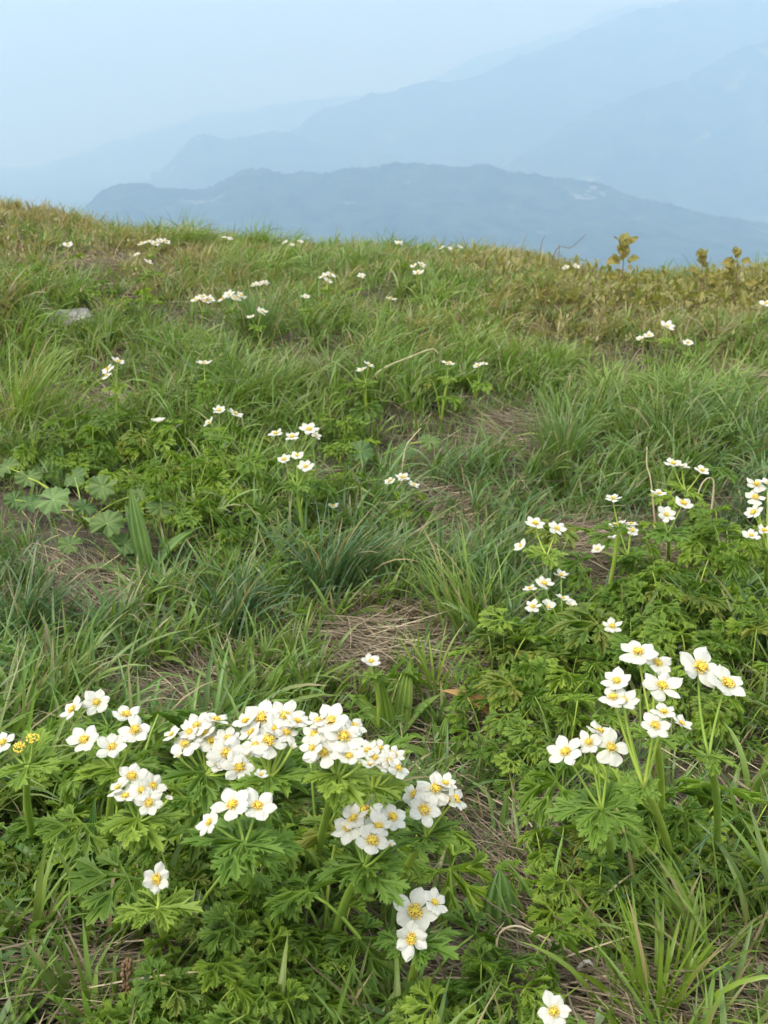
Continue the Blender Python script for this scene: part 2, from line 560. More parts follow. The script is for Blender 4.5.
def make_grass():
    # --- tuft centres
    cx, cy = [], []
    y = .42
    while y < 7.2:
        step = .052 + .006 * y
        hw = .46 * y + .95
        n = int(2 * hw / step)
        xs = np.linspace(-hw, hw, n) + rng.normal(0, step * .38, n)
        cx.append(xs); cy.append(y + rng.normal(0, step * .38, n))
        y += step
    cx = np.concatenate(cx); cy = np.concatenate(cy)
    b = bare(cx, cy); lc = leafy_cover(cx, cy)
    dens = np.clip(.22 + 1.2 * nz2(cx, cy, 4.3, .7) + .7 * (nz2(cx, cy, 11., 1.9) - .5), .15, 1.3)
    dens *= (1 - b) * (1 - lc * (.72 + .06 * ss(1., 2., cy)))
    keep = (rng.random(len(cx)) < dens + .06 * (1 - b)) & (cy > .40)
    cx, cy, dens, b, lc = cx[keep], cy[keep], dens[keep], b[keep], lc[keep]
    nt_ = len(cx)
    tc, dry = tuft_color(cx, cy, nt_)
    tl = (.105 + .12 * nz2(cx, cy, 3.7, 2.5) + .035 * nz2(cx, cy, 9.1, .4) + rng.normal(0, .022, nt_)) * (1 - .30 * dry) * (.55 + .45 * np.clip(dens, 0, 1))
    tl *= 1 - .45 * (1 - ss(.55, 1.0, cy))
    nb = np.clip((9.5 + 15 * dens) * (1 + .3 * ss(2, 4, cy)), 4, 40).astype(int)
    idx = np.repeat(np.arange(nt_), nb)
    n = len(idx)
    rr = np.abs(rng.normal(0, .020, n)) + .003
    aa = rng.uniform(0, 2 * PI, n)
    bx = cx[idx] + rr * np.cos(aa); by = cy[idx] + rr * np.sin(aa)
    base = np.stack([bx, by, ground(bx, by) - .006], 1)
    az = aa + rng.normal(0, .55, n)
    # tufts lean together, mostly down the slope to the right
    lean = rng.normal(-.25, .9, nt_)[idx]
    az = np.where(rng.random(n) < .45, lean + rng.normal(0, .45, n), az)
    L = np.clip(tl[idx] * rng.uniform(.45, 1.10, n) * (1 - .12 * ss(1., 1.4, by) * (1 - ss(2.4, 3., by))), .035, .34)
    th0 = np.abs(rng.normal(.16, .16, n)) + rr * 6
    k = np.clip(rng.normal(1.0, .45, n), .05, 2.1) * np.clip(L / .16, .5, 1.3)
    wmul = rng.choice([1.0, 1.5], nt_, p=[.68, .32])[idx]
    w = rng.uniform(.0042, .0068, n) * wmul * (1 - .12 * ss(2.0, 4, by))
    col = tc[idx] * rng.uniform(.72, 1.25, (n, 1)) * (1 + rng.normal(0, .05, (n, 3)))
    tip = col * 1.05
    dead = rng.random(n) < (.05 + .20 * dry[idx])
    col = np.where(dead[:, None], PAL['straw'] * rng.uniform(.45, .95, (n, 1)), col)
    w = np.where(dead, w * .55, w)
    dt = rng.random(n) < .13
    tip = np.where(dt[:, None], PAL['straw'] * .9, tip)
    tip = np.where(dead[:, None], col, tip)
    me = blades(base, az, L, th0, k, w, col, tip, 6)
    tag(link('grass', me), 'dense arching green meadow grass', kind='stuff')
    return n


def make_understory():
    n = 80000
    y = .42 + 5.9 * rng.random(n) ** 1.35
    x = (rng.random(n) * 2 - 1) * (.46 * y + .9)
    keep = rng.random(n) < (1 - .93 * bare(x, y)) * (.25 + .65 * nz2(x, y, 7.7, 3.1)) * (1 - .5 * leafy_cover(x, y))
    x, y = x[keep], y[keep]; n = len(x)
    base = np.stack([x, y, ground(x, y) - .004], 1)
    c, dry = tuft_color(x, y, n)
    c = c * rng.uniform(.75, 1.25, (n, 1))
    dead = rng.random(n) < .20 + .25 * dry
    c = np.where(dead[:, None], PAL['straw'] * rng.uniform(.4, .9, (n, 1)), c)
    me = blades(base, rng.uniform(0, 2 * PI, n), rng.uniform(.035, .11, n), np.abs(rng.normal(.25, .25, n)), np.abs(rng.normal(.9, .5, n)),
                rng.uniform(.0022, .0044, n), c, c, 4, name='short_grass')
    tag(link('short_grass', me), 'short mixed grass filling the gaps between the tufts', kind='stuff')


def make_thatch():
    # dead straw lying on the soil, thick in the bare spots
    parts = []
    n0 = 40000
    yy = .42 + 6.4 * rng.random(n0) ** 1.5
    xx = (rng.random(n0) * 2 - 1) * (.46 * yy + .9)
    keep = rng.random(n0) < .55 + .4 * bare(xx, yy)
    parts.append((xx[keep], yy[keep]))
    for cx, cy, rx, ry, s in HW:
        m = int(min(6000, 16000 * rx * ry * 3.14 * 2.2 + 200))
        parts.append((cx + rng.normal(0, rx * .62, m), cy + rng.normal(0, ry * .62, m)))
    x = np.concatenate([p[0] for p in parts]); y = np.concatenate([p[1] for p in parts])
    ok = (y > .38); x, y = x[ok], y[ok]
    n = len(x)
    lift = np.abs(rng.normal(0, .014, n)) + .003
    base = np.stack([x, y, ground(x, y), lift], 1)
    az = -.55 + .8 * (nz2(x, y, 2.3, 4.) - .5) * 2 + rng.normal(0, .38, n)
    az = np.where(rng.random(n) < .22, rng.uniform(0, 2 * PI, n), az)
    az = np.where(rng.random(n) < .3, az + PI, az)
    L = rng.uniform(.05, .20, n)
    th0 = np.clip(rng.normal(1.50, .10, n), 1.1, 1.75); k = rng.normal(.06, .08, n)
    w = rng.uniform(.0010, .0026, n)
    t = rng.random((n, 1))
    col = np.array((.085, .062, .042)) * (1 - t) + np.array((.30, .245, .165)) * t
    hot = rng.random(n) < .10
    col = np.where(hot[:, None], np.array((.52, .43, .29)), col)
    me = blades(base, az, L, th0, k, w, col, col, 4, name='dead_grass', material=M['thatch'], zfollow=True)
    tag(link('dead_grass', me), 'flattened brown straw of last year between the tufts', kind='stuff')
    # standing dry wisps on the brow
    n = 5200
    y = rng.uniform(3.4, 6.2, n); x = (rng.random(n) * 2 - 1) * (.45 * y + .3)
    keep = rng.random(n) < .25 + .5 * ss(.3, 1.8, x) + .5 * ss(-.8, -1.9, x)
    x, y = x[keep], y[keep]; n = len(x)
    base = np.stack([x, y, ground(x, y) - .005], 1)
    t = rng.random((n, 1))
    col = np.array((.24, .15, .08)) * (1 - t) + np.array((.48, .38, .22)) * t
    me = blades(base, rng.uniform(0, 2 * PI, n), rng.uniform(.06, .19, n), np.abs(rng.normal(.2, .2, n)), np.abs(rng.normal(.6, .4, n)),
                rng.uniform(.0015, .003, n), col, col, 4, name='dry_wisps', material=M['thatch'])
    tag(link('dry_wisps', me), 'dry brown grass wisps along the brow of the meadow', kind='stuff')


# ------------------------------------------------------------------ leaf shapes
def lobe(buf, ang, L, wid, seed, fold=.25, droop=.5, origin=(0, 0, 0), z0=0., deep=False):
    """one wedge lobe with teeth, in the x-y plane turned by ang, bent down with distance"""
    rr = random.Random(seed)
    j = lambda s=.02: rr.uniform(-s, s)
    for side in (1, -1):
        o = [(0, .035), (.28, .07 + j(.01)), (.46, .13 + j()), (.60, .24 + j(.03)), (.69 + j(), .35 + j(.03)), (.64 + j(.01), .24), (.60, .17 if deep else .20),
             (.72, .19 + j()), (.84 + j(), .25 + j()), (.80, .15), (.77, .10), (.88, .10 + j(.01)), (.93 + j(.01), .115), (.91, .06), (1.0, .0)]
        if deep:
            o[6] = (.52, .085)
        mid = [(.9, 0), (.75, 0), (.6, 0), (.45, 0), (.28, 0), (0, 0)]
        poly = [(a, b * wid) for a, b in o] + mid
        tri = tessellate_polygon([[Vector((a, b, 0)) for a, b in poly]])
        vs = []
        ca, sa = math.cos(ang), math.sin(ang)
        for a, b in poly:
            x, y = a * L, b * L * side
            z = fold * abs(y) - .12 * L * math.sin(a * 9 + seed) * abs(b) + z0
            X, Y = x * ca - y * sa, x * sa + y * ca
            r = math.hypot(X, Y)
            z += -droop * r * r / max(L, 1e-4) + .10 * r
            vs.append((X + origin[0], Y + origin[1], z + origin[2]))
        fs = [tuple(t) if side > 0 else tuple(reversed(t)) for t in tri]
        cs = [(.92, .94, .95) if b > .02 else (1.28, 1.20, 1.35) for a, b in poly]
        buf.add(vs, fs, 0, cs)


def lamina(size, seed, nl=5, spread=105, droop=.45, wid=1.0, deep=False):
    b = MB()
    rr = random.Random(seed)
    for i in range(nl):
        t = (i / (nl - 1)) * 2 - 1 if nl > 1 else 0
        a = R(spread) * t + rr.uniform(-.10, .10)
        L = size * (1 - .30 * t * t) * rr.uniform(.9, 1.1)
        f_, dr_ = rr.uniform(.15, .4), droop * rr.uniform(.6, 1.4)
        lobe(b, a, L, wid * rr.uniform(.75, .95), seed * 31 + i, fold=f_, droop=dr_, z0=.0007 * (i % 2) + .0004 * i, deep=True)
        if not deep or rr.random() < .5:
            for sgn in (-1, 1):                                        # side lobes of the leaflet
                q = L * rr.uniform(.30, .38)
                da = sgn * rr.uniform(.42, .60)
                lobe(b, a + da, L * rr.uniform(.50, .60), wid * rr.uniform(.95, 1.2), seed * 31 + i + 7 * sgn, fold=f_, droop=dr_ * .6,
                     origin=(q * math.cos(a), q * math.sin(a), .10 * q - dr_ * q * q / L), z0=.0012 + .0005 * i + .0004 * sgn, deep=True)
    return b


def xf(buf, mtx):
    buf.v = [tuple(mtx @ Vector(v)) for v in buf.v]
    return buf


def basal_leaf_mesh(i):
    """petiole from the origin, blade held out along +x"""
    rr = random.Random(100 + i)
    h = rr.uniform(.06, .135); out = rr.uniform(.03, .075); size = rr.uniform(.044, .064)
    b = MB()
    pts = bez((0, 0, -.005), (out * .35, 0, h * .75), (out, rr.uniform(-.01, .01), h), 6)
    b.tube(pts, [.0022, .002, .0019, .0018, .0016, .0014, .0012], 5, 1)
    lm = lamina(size, 7 + i, 5, rr.uniform(98, 122), rr.uniform(.25, .7))
    tilt = rr.uniform(-.15, .55)
    mt = Matrix.Translation(pts[-1]) @ Matrix.Rotation(tilt, 4, 'Y') @ Matrix.Rotation(rr.uniform(-.35, .35), 4, 'X')
    xf(lm, mt)
    b.add(lm.v, lm.f, 0, lm.c)
    return b.mesh('basal_leaf', [M['anemone'], M['stem']])


LEAF = [basal_leaf_mesh(i) for i in range(16)]
for q_ in (11,):
    LEAF[q_].materials[0] = M['yellowing']


def whorl_mesh(i):
    rr = random.Random(300 + i)
    b = MB()
    n = rr.choice([5, 6, 6, 7])
    for k in range(n):
        lm = lamina(rr.uniform(.034, .048), 50 + i * 9 + k, 3, 40, rr.uniform(.05, .40), .95, True)
        mt = Matrix.Rotation(2 * PI * k / n + rr.uniform(-.25, .25), 4, 'Z') @ Matrix.Rotation(rr.uniform(-.30, .30), 4, 'Y') @ Matrix.Translation((.002, 0, .0006 * k)) @ Matrix.Rotation(rr.uniform(-.3, .3), 4, 'X')
        xf(lm, mt)
        b.add(lm.v, lm.f, 0, lm.c)
    return b.mesh('bract_whorl', [M['bract']])


WHORL = [whorl_mesh(i) for i in range(6)]


# ------------------------------------------------------------------ flowers (unit diameter, facing +z)
def flower_mesh(i, kind='open'):
    rr = random.Random(500 + i * 13)
    b = MB()
    npet = rr.choice([5, 5, 6, 6]) if kind != 'cup' else 5
    base_cup = {'open': .33, 'flat': .12, 'cup': .95, 'half': .5}[kind]
    nu, nv = 8, 6
    for k in range(npet):
        a = 2 * PI * k / npet + rr.uniform(-.20, .20)
        L = .5 * rr.uniform(.84, 1.08)
        W = (.235 if npet == 5 else .205) * rr.uniform(.9, 1.12)
        cup = base_cup + rr.uniform(-.17, .20)
        roll = rr.uniform(-.18, .18)
        curl = rr.uniform(-.42, .16)
        ph = rr.uniform(0, 6)
        vs = []; fs = []; cs = []
        nick = rr.uniform(-1, 1) if rr.random() < .3 else 9
        for iu in range(nu + 1):
            u = iu / nu
            hw = W * (u ** .8) * (1 - max(0, (u - .42) / .58) ** 1.9) ** .95 * 1.28 + .018 * (1 - u)
            if iu == nu: hw = .012
            # path of the petal: rises with cup, then flattens or curls
            rise = math.sin(cup) * L * u * (1 - .25 * u) + curl * .18 * u ** 3
            outw = math.cos(cup * (1 - .3 * u)) * L * u
            for iv in range(nv + 1):
                v = iv / nv * 2 - 1
                y = v * hw
                z = rise - .22 * hw * v * v * (1 if kind != 'cup' else -1.6) + .030 * math.sin(4 * v + ph + 5 * u) * u + roll * y
                z += .012 * (k % 2)
                tipn = .035 * (1 - abs(v)) if iu == nu - 1 else 0
                if iu >= nu - 1 and abs(v - nick) < .3: outw_ = outw - .035
                else: outw_ = outw
                vs.append((outw_ + tipn * .3 + .03, y, z))
                g_ = 1.0 - .10 * (iv % 2) * (1 - u * .5)
                bs_ = max(0, 1 - u / .35)
                cs.append((g_ * (1 - .10 * bs_), g_ * (1 - .02 * bs_), g_ * (1 - .40 * bs_)))
        for iu in range(nu):
            for iv in range(nv):
                q = iu * (nv + 1) + iv
                fs.append((q, q + nv + 1, q + nv + 2, q + 1))
        ca, sa = math.cos(a), math.sin(a)
        b.add([(x * ca - y * sa, x * sa + y * ca, z) for x, y, z in vs], fs, 0, cs)
    return b.mesh('flower', [M['petal']])


def ico(buf, c, r, mat=0, sz=1.0):
    t = (1 + 5 ** .5) / 2
    vs = [(-1, t, 0), (1, t, 0), (-1, -t, 0), (1, -t, 0), (0, -1, t), (0, 1, t), (0, -1, -t), (0, 1, -t), (t, 0, -1), (t, 0, 1), (-t, 0, -1), (-t, 0, 1)]
    fs = [(0, 11, 5), (0, 5, 1), (0, 1, 7), (0, 7, 10), (0, 10, 11), (1, 5, 9), (5, 11, 4), (11, 10, 2), (10, 7, 6), (7, 1, 8), (3, 9, 4), (3, 4, 2), (3, 2, 6), (3, 6, 8), (3, 8, 9), (4, 9, 5), (2, 4, 11), (6, 2, 10), (8, 6, 7), (9, 8, 1)]
    s = r / math.sqrt(1 + t * t)
    buf.add([(c[0] + x * s, c[1] + y * s, c[2] + z * s * sz) for x, y, z in vs], fs, mat)


def stamens_mesh(i, rad=.115):
    rr = random.Random(900 + i)
    b = MB()
    for ring, (r, n, z) in enumerate([(rad * 1.08, 17, .07), (rad * .80, 13, .095), (rad * .55, 8, .10)]):
        for k in range(n):
            a = 2 * PI * k / n + rr.uniform(-.15, .15)
            q = r * rr.uniform(.85, 1.15); zz = z + rr.uniform(-.015, .02)
            c = (q * math.cos(a), q * math.sin(a), zz)
            ico(b, c, rr.uniform(.013, .022), 0)
            b.tube([(q * .35 * math.cos(a), q * .35 * math.sin(a), .01), c], .006, 3, 0, cap=False)
    for k in range(14):
        a = rr.uniform(0, 2 * PI); q = rad * .42 * math.sqrt(rr.random())
        ico(b, (q * math.cos(a), q * math.sin(a), .10 - q * .3), .024, 1, 1.3)
    return b.mesh('stamens', [M['anther'], M['pistil']])


FLW = {'open': [flower_mesh(i, 'open') for i in range(14)], 'flat': [flower_mesh(i + 20, 'flat') for i in range(5)],
       'half': [flower_mesh(i + 40, 'half') for i in range(6)], 'cup': [flower_mesh(i + 60, 'cup') for i in range(3)]}
STAM = [stamens_mesh(i) for i in range(4)]


def seed_head_mesh():
    b = MB(); rr = random.Random(5)
    for k in range(40):
        a = rr.uniform(0, 2 * PI); q = .48 * math.sqrt(rr.random())
        ico(b, (q * math.cos(a), q * math.sin(a), .22 - q * .5 + rr.uniform(-.05, .05)), .085, 0 if rr.random() < .7 else 1)
    return b.mesh('seed_head', [M['anther'], M['pistil']])


SEED = seed_head_mesh()


def frame(nrm, spin):
    q = Vector((0, 0, 1)).rotation_difference(nrm.normalized()).to_matrix().to_4x4()
    return q @ Matrix.Rotation(spin, 4, 'Z')


def anemone(label, node, flowers, hgt=.27, base=None, nleaf=3, group='flowering white anemones', whorl=1.0, size=.035, dfix=None, far=False, cat='flower'):
    """node: pixel of the bract whorl; flowers: (px, py, width px [, tilt to camera, tilt to the right, kind])"""
    rr = random.Random(hash((node[0] * 13 + node[1] * 7)) & 0xffff)
    ws = sorted([f[2] for f in flowers], reverse=True)
    wref = sum(ws[:3]) / len(ws[:3])
    my = sum(f[1] for f in flowers) / len(flowers); mx_ = sum(f[0] for f in flowers) / len(flowers)
    d = dfix or size * F / wref
    # keep the flowers at a believable height above the ground
    for _ in range(60):
        p = at(mx_, my, d)
        h = p.z - gz(p.x, p.y)
        if h < hgt * .7 and not dfix: d *= .985
        elif h > hgt * 1.3 and not dfix: d *= 1.015
        else: break
    nd = at(node[0], node[1], d)
    if nd.z - gz(nd.x, nd.y) < .035:
        nd.z = gz(nd.x, nd.y) + .035
    if base:
        bp, _ = hit(base[0], base[1], 0.0, max(.3, d * .75), d * 1.6)
    else:
        bp = Vector((nd.x + rr.uniform(-.025, .025), nd.y + rr.uniform(-.01, .03), 0))
    bp.z = gz(bp.x, bp.y) - .004
    root = empty('flowering_anemone', bp)
    tag(root, label, cat, group)
    W = lambda p: Vector(p) - bp
    st = MB()
    midp = (W(nd)) * .5 + Vector((rr.uniform(-.012, .012), rr.uniform(-.012, .012), 0))
    midp.z *= 1.15
    r0 = .0042 if not far else .0022
    st.tube(bez((0, 0, 0), midp, W(nd), 8), [r0 * (1.15 - .3 * k / 8) for k in range(9)], 7)
    objs = []
    for i, f in enumerate(flowers):
        px, py, w = f[:3]
        tl = f[3] if len(f) > 3 and f[3] is not None else rr.uniform(0, 30)
        sd = f[4] if len(f) > 4 and f[4] is not None else rr.uniform(-22, 22) + (px - node[0]) * .25
        kind = f[5] if len(f) > 5 else (('open' if (u_ := rr.random()) < .66 else 'half' if u_ < .86 else 'flat'))
        di = d * (1 - .0008 * (py - my)) + rr.uniform(-.004, .004)
        p = at(px, py, di)
        tl += rr.uniform(-9, 9); sd += rr.uniform(-11, 11)
        nrm = Vector((math.tan(R(max(-60, min(60, sd)))), -math.tan(R(tl)), 1)).normalized()
        dia = w * di / F * (1.0 if w > 12 else 1.06)
        st.tube(bez(W(nd), W(nd) * .45 + W(p) * .55 - nrm * .012, W(p) - nrm * dia * .02, 6), [.0016, .0015, .0014, .0013, .0012, .0012, .0013] if not far else .0013, 5)
        mtx = Matrix.Translation(W(p)) @ frame(nrm, rr.uniform(0, 6.28)) @ Matrix.Scale(dia, 4)
        if kind == 'seed':
            o = link('seed_head', SEED, root); o.matrix_local = mtx
            continue
        fo = link('flower', rr.choice(FLW[kind]), root)
        fo.matrix_local = mtx
        so = link('stamens', rr.choice(STAM), fo)
        so.matrix_local = Matrix.Rotation(rr.uniform(0, 6), 4, 'Z') @ Matrix.Scale(rr.uniform(.95, 1.25), 4)
    link('stem', st.mesh('stem', [M['stem']]), root)
    if whorl:
        wo = link('bract_whorl', rr.choice(WHORL), root)
        wo.location = W(nd); wo.rotation_euler = (rr.uniform(-.1, .25), rr.uniform(-.15, .15), rr.uniform(0, 6.28))
        wo.scale = (whorl * rr.uniform(.9, 1.1),) * 3
    a0 = rr.uniform(0, 6.28)
    for k in range(nleaf):
        lo = link('basal_leaf', LEAF[rr.randrange(len(LEAF))], root)
        lo.location = (rr.uniform(-.012, .012), rr.uniform(-.012, .012), 0)
        lo.rotation_euler = (0, 0, a0 + 2 * PI * k / nleaf + rr.uniform(-.4, .4))
        lo.scale = (rr.uniform(.8, 1.25) * (1 if not far else .75),) * 3
    if nleaf > 1:
        LEAFY.append((bp.x, bp.y, .075 if not far else .05, .85))
    return root, d


# ------------------------------------------------------------------ the flowering plants
NEAR = 'anemones in the foreground'
A = anemone
A('anemone with three open blooms, upper left end of the foreground row', (110, 730), [(73, 710, 29, 20, -22), (97, 703, 32, 22, 12), (126, 716, 32, -6, 10, 'half')], .26, (125, 850), 3, NEAR)
A('anemone with deep yellow centres below the upper left foreground blooms', (117, 773), [(135, 731, 35, 10, 10), (85, 741, 36, 14, -8), (112, 748, 35, 22, 6)], .26, (110, 880), 4, NEAR)
A('anemone at the left edge with two bare yellow seed heads', (28, 768), [(33, 738, 13, 10, 0, 'seed'), (19, 747, 12, 12, -5, 'seed'), (3, 743, 26, 25, -15)], .24, (40, 860), 4, NEAR, dfix=.98)
A('anemone with five crowded blooms just above the small single bloom', (138, 822), [(132, 777, 32, 26, -5), (153, 786, 28, 30, 18), (149, 803, 28, 34, 6), (126, 797, 27, 0, -20, 'half'), (119, 788, 26, 0, -28), (141, 791, 27), (168, 800, 10, 0, 26, 'cup')], .25, (152, 880), 4, NEAR, dfix=.90)
A('small single anemone bloom low on the left, its upper petal raised', (158, 910), [(157, 879, 33, 42, 0, 'half')], .14, (170, 950), 3, NEAR, dfix=.86)
A('full anemone head leftmost of the three big foreground heads', (205, 775), [(197, 726, 31, 16, -10), (185, 745, 33, 22, -14), (211, 742, 31, 22, 0), (226, 754, 39, 22, 8), (239, 768, 38, 30, 10), (172, 735, 22, 0, -30), (216, 721, 28, -8, 14, 'half'), (205, 734, 30), (228, 739, 28), (219, 764, 26, 24, -10), (190, 733, 26), (179, 757, 12, 0, -20, 'cup')], .27, (220, 860), 4, NEAR)
A('large anemone head in the middle of the three big foreground heads', (270, 778), [(262, 719, 41, 20, -8), (268, 742, 41, 26, 2), (285, 717, 38, 12, 12), (252, 733, 27, 14, -20), (286, 733, 26, 20, 20), (248, 756, 18, -10, -20, 'cup'), (261, 775, 17, 10, 10, 'half'), (274, 730, 32), (246, 722, 26, 6, -20), (297, 722, 26, 4, 24, 'half'), (256, 746, 28, 26, -12), (292, 748, 11, 0, 20, 'cup')], .27, (275, 880), 4, NEAR)
A('tall anemone head rightmost of the three big foreground heads', (337, 778), [(331, 722, 41, 16, -4), (315, 736, 31, 24, -18), (344, 738, 43, 26, 8), (325, 753, 41, 26, -8), (349, 757, 28, 26, 12), (318, 722, 28, 8, -18), (354, 727, 28, 8, 22), (333, 744, 30), (313, 748, 28, 26, -24), (361, 764, 12, 0, 24, 'cup')], .27, (312, 880), 5, NEAR)
A('anemone with many small part open blooms right of the big heads', (372, 790), [(368, 751, 27, 16, -8), (380, 749, 22, 6, 6, 'half'), (393, 755, 24, 4, 16, 'half'), (398, 769, 25, 20, 18), (371, 765, 24, 0, -12, 'half'), (384, 768, 22, 0, 6, 'half'), (389, 761, 22), (375, 758, 22, 20, -6)], .26, (352, 890), 3, NEAR, dfix=.93)
A('anemone with three blooms over a wide leaf collar in front of the big heads', (244, 846), [(233, 806, 41, 26, -6), (257, 807, 41, 12, 14, 'half'), (210, 823, 31, 14, -28)], .26, (255, 910), 5, NEAR, 1.15, dfix=.80)
A('anemone with four tight blooms right of centre foreground, on a slanting stem', (364, 868), [(363, 813, 42, 18, -2), (349, 828, 37, 24, -18), (392, 818, 35, 16, 14), (372, 842, 38, 32, 4), (379, 827, 32), (354, 819, 30, 10, -16), (390, 845, 11, 0, 20, 'cup')], .25, (330, 962), 5, NEAR)
A('anemone with five blooms farthest right in the foreground group', (426, 838), [(436, 790, 38, 18, 4), (424, 811, 39, 28, 0), (415, 795, 29, 20, -16), (455, 800, 30, 4, 34, 'half'), (447, 800, 28, 0, 10, 'half'), (430, 803, 32), (445, 784, 26, 4, 18, 'half')], .26, (395, 910), 4, NEAR)
A('anemone with two blooms facing the viewer, one above the other, lower centre', (418, 945), [(415, 912, 47, 40, 2), (411, 938, 40, 52, -6, 'half'), (434, 903, 30, 10, 28)], .22, (405, 1010), 3, NEAR)
A('single low anemone bloom at the very bottom, facing the viewer', (556, 1030), [(554, 1012, 39, 38, 0, 'half')], .10, None, 1, NEAR, whorl=.7, dfix=.80)
A('tall slender anemone on a curved yellow green stem, right foreground', (644, 788), [(617, 682, 33, 16, -6), (613, 698, 30, 6, -14), (623, 701, 36, 16, 2), (655, 726, 35, 30, 0), (664, 713, 28, 6, 0, 'half')], .34, (674, 868), 3, NEAR, whorl=.42, dfix=.83)
A('tall anemone with two broad star blooms, rightmost in the foreground', (709, 757), [(699, 668, 46, 24, 4), (726, 685, 46, 12, 12), (681, 724, 24, -4, 26, 'half')], .36, (713, 870), 3, NEAR, whorl=.62)
A('anemone with three flat blooms behind the tall right foreground pair', (655, 738), [(638, 653, 41, 12, -4), (657, 664, 34, 6, 8), (662, 687, 43, 18, 0)], .33, (660, 840), 3, NEAR, whorl=.7, dfix=.93)
A('anemone with four blooms, lowest and leftmost in the right foreground', (602, 812), [(566, 753, 37, 14, -12), (589, 743, 28, 18, -4), (611, 748, 41, 28, 6), (600, 732, 30, 0, 26)], .28, (612, 880), 4, NEAR)

MID = 'anemones in the middle of the meadow'
A('small lone bloom beside the brown thatch right of centre meadow', (374, 675), [(371, 662, 23, 6, 12)], .12, None, 2, MID, whorl=.6)
A('three spaced blooms beside the thatch, left of the ferny bank', (547, 556), [(535, 524, 22, 14, -4), (557, 529, 20, 26, 0), (521, 546, 16, 10, -34)], .20, (552, 580), 3, MID)
A('creamy side-on blooms on one stout stem amid the ferny bank', (628, 556), [(618, 525, 18, -8, -8), (631, 524, 15, 0, 6), (632, 531, 15, 22, 4), (615, 540, 16, -8, -4, 'cup'), (598, 550, 16, 8, -36, 'half')], .22, (630, 590), 4, MID)
A('lone bloom on a thin stem above the stout creamy cluster', (619, 528), [(613, 499, 18, 0, 6)], .22, None, 2, MID, whorl=.6)
A('three blooms, one facing outward, above the dark ferny bank', (668, 534), [(666, 515, 20, 34, 0), (683, 504, 21, 10, 6), (659, 494, 18, 6, -4)], .24, (668, 562), 4, MID)
A('three flat blooms, uppermost group over the ferny bank', (686, 492), [(673, 464, 19, 10, -6), (682, 467, 17, 4, 4), (702, 471, 17, 6, 10)], .20, (690, 520), 3, MID)
A('stack of blooms cut by the right edge of the photo', (768, 552), [(756, 485, 21, 20, 0), (755, 498, 22, 28, -4), (754, 513, 21, 14, -30), (751, 536, 19, 22, -4), (764, 531, 18, 20, 12), (768, 484, 18, 10, 10)], .26, (766, 600), 3, MID)
A('cup shaped blooms on a leafy head left of the ferny bank', (563, 628), [(544, 584, 20, 12, -4), (561, 576, 18, 4, 6), (530, 589, 15, 6, -24), (533, 607, 18, 18, -8), (548, 608, 19, 24, 0, 'cup'), (563, 599, 17, 4, 4, 'half'), (570, 606, 15, 14, 6, 'cup')], .24, (571, 668), 4, MID, 1.1)
A('lone white bloom in front of the ferny bank', (611, 645), [(612, 627, 21, 28, 0)], .20, None, 3, MID, whorl=.8)
A('upper four blooms of the double cluster in the centre of the meadow', (297, 460), [(276, 434, 16, 8, -20), (292, 437, 16, 24, 0), (309, 430, 20, 18, 6), (316, 436, 12, 10, 24)], .20, None, 3, MID)
A('lower three blooms of the double cluster in the centre of the meadow', (297, 487), [(284, 460, 15, 18, -10), (297, 456, 15, 22, 0), (306, 467, 18, 32, 4)], .17, None, 3, MID)
A('three blooms turned to one side above the round leaves', (219, 440), [(219, 411, 15, 16, 4), (209, 423, 14, 14, -36), (235, 414, 17, 8, 26)], .18, None, 3, MID)
A('two nodding half open blooms and a bud above the round leaves', (168, 446), [(160, 423, 16, 6, -6, 'cup'), (175, 426, 14, 4, 16, 'half'), (153, 421, 6, 0, 0, 'cup')], .17, None, 3, MID)
A('three leaning blooms right of the tall pale tussock', (117, 388), [(108, 369, 15, 18, -30), (118, 362, 15, 6, 24), (107, 376, 13, 16, -30)], .18, None, 3, MID)
A('single side-on bloom up the slope from the double cluster', (205, 382), [(204, 364, 18, -4, 6)], .15, None, 2, MID, whorl=.7)
A('three small blooms beside a pale leaning straw at centre', (401, 505), [(390, 481, 13, 10, -8), (403, 478, 16, 12, 0), (414, 485, 13, 10, 10)], .15, None, 3, MID)
A('two tiny tilted blooms left of the arched straw', (366, 384), [(362, 370, 12, 4, -26), (369, 365, 12, 4, 20)], .15, None, 2, MID)
A('tiny white bloom hidden low in grass near the centre', (333, 518), [(333, 506, 11, 6, 14)], .12, None, 1, MID, whorl=.5)
A('single bloom just right of the arched straw', (448, 380), [(448, 364, 16, 2, 6)], .15, None, 2, MID, whorl=.7)
A('bloom pair leaning on a slanting stem right of the arched straw', (478, 385), [(478, 366, 11, 0, -10), (484, 364, 9, 4, 10)], .15, None, 2, MID, whorl=.7)

FARG = 'anemones high on the slope'


def far_plant(label, x, y, offs, hgt=.14, w=10, size=.035, nleaf=2, kind='open'):
    A(label, (x, y + 14), [(x + a, y + b, w * s * 1.2, 16, 20 * (1 if a > 0 else -1) if a else 0, kind if (int(x + a) % 3) else 'half') for a, b, s in offs], hgt, None, nleaf, FARG, .8, size, None, True)


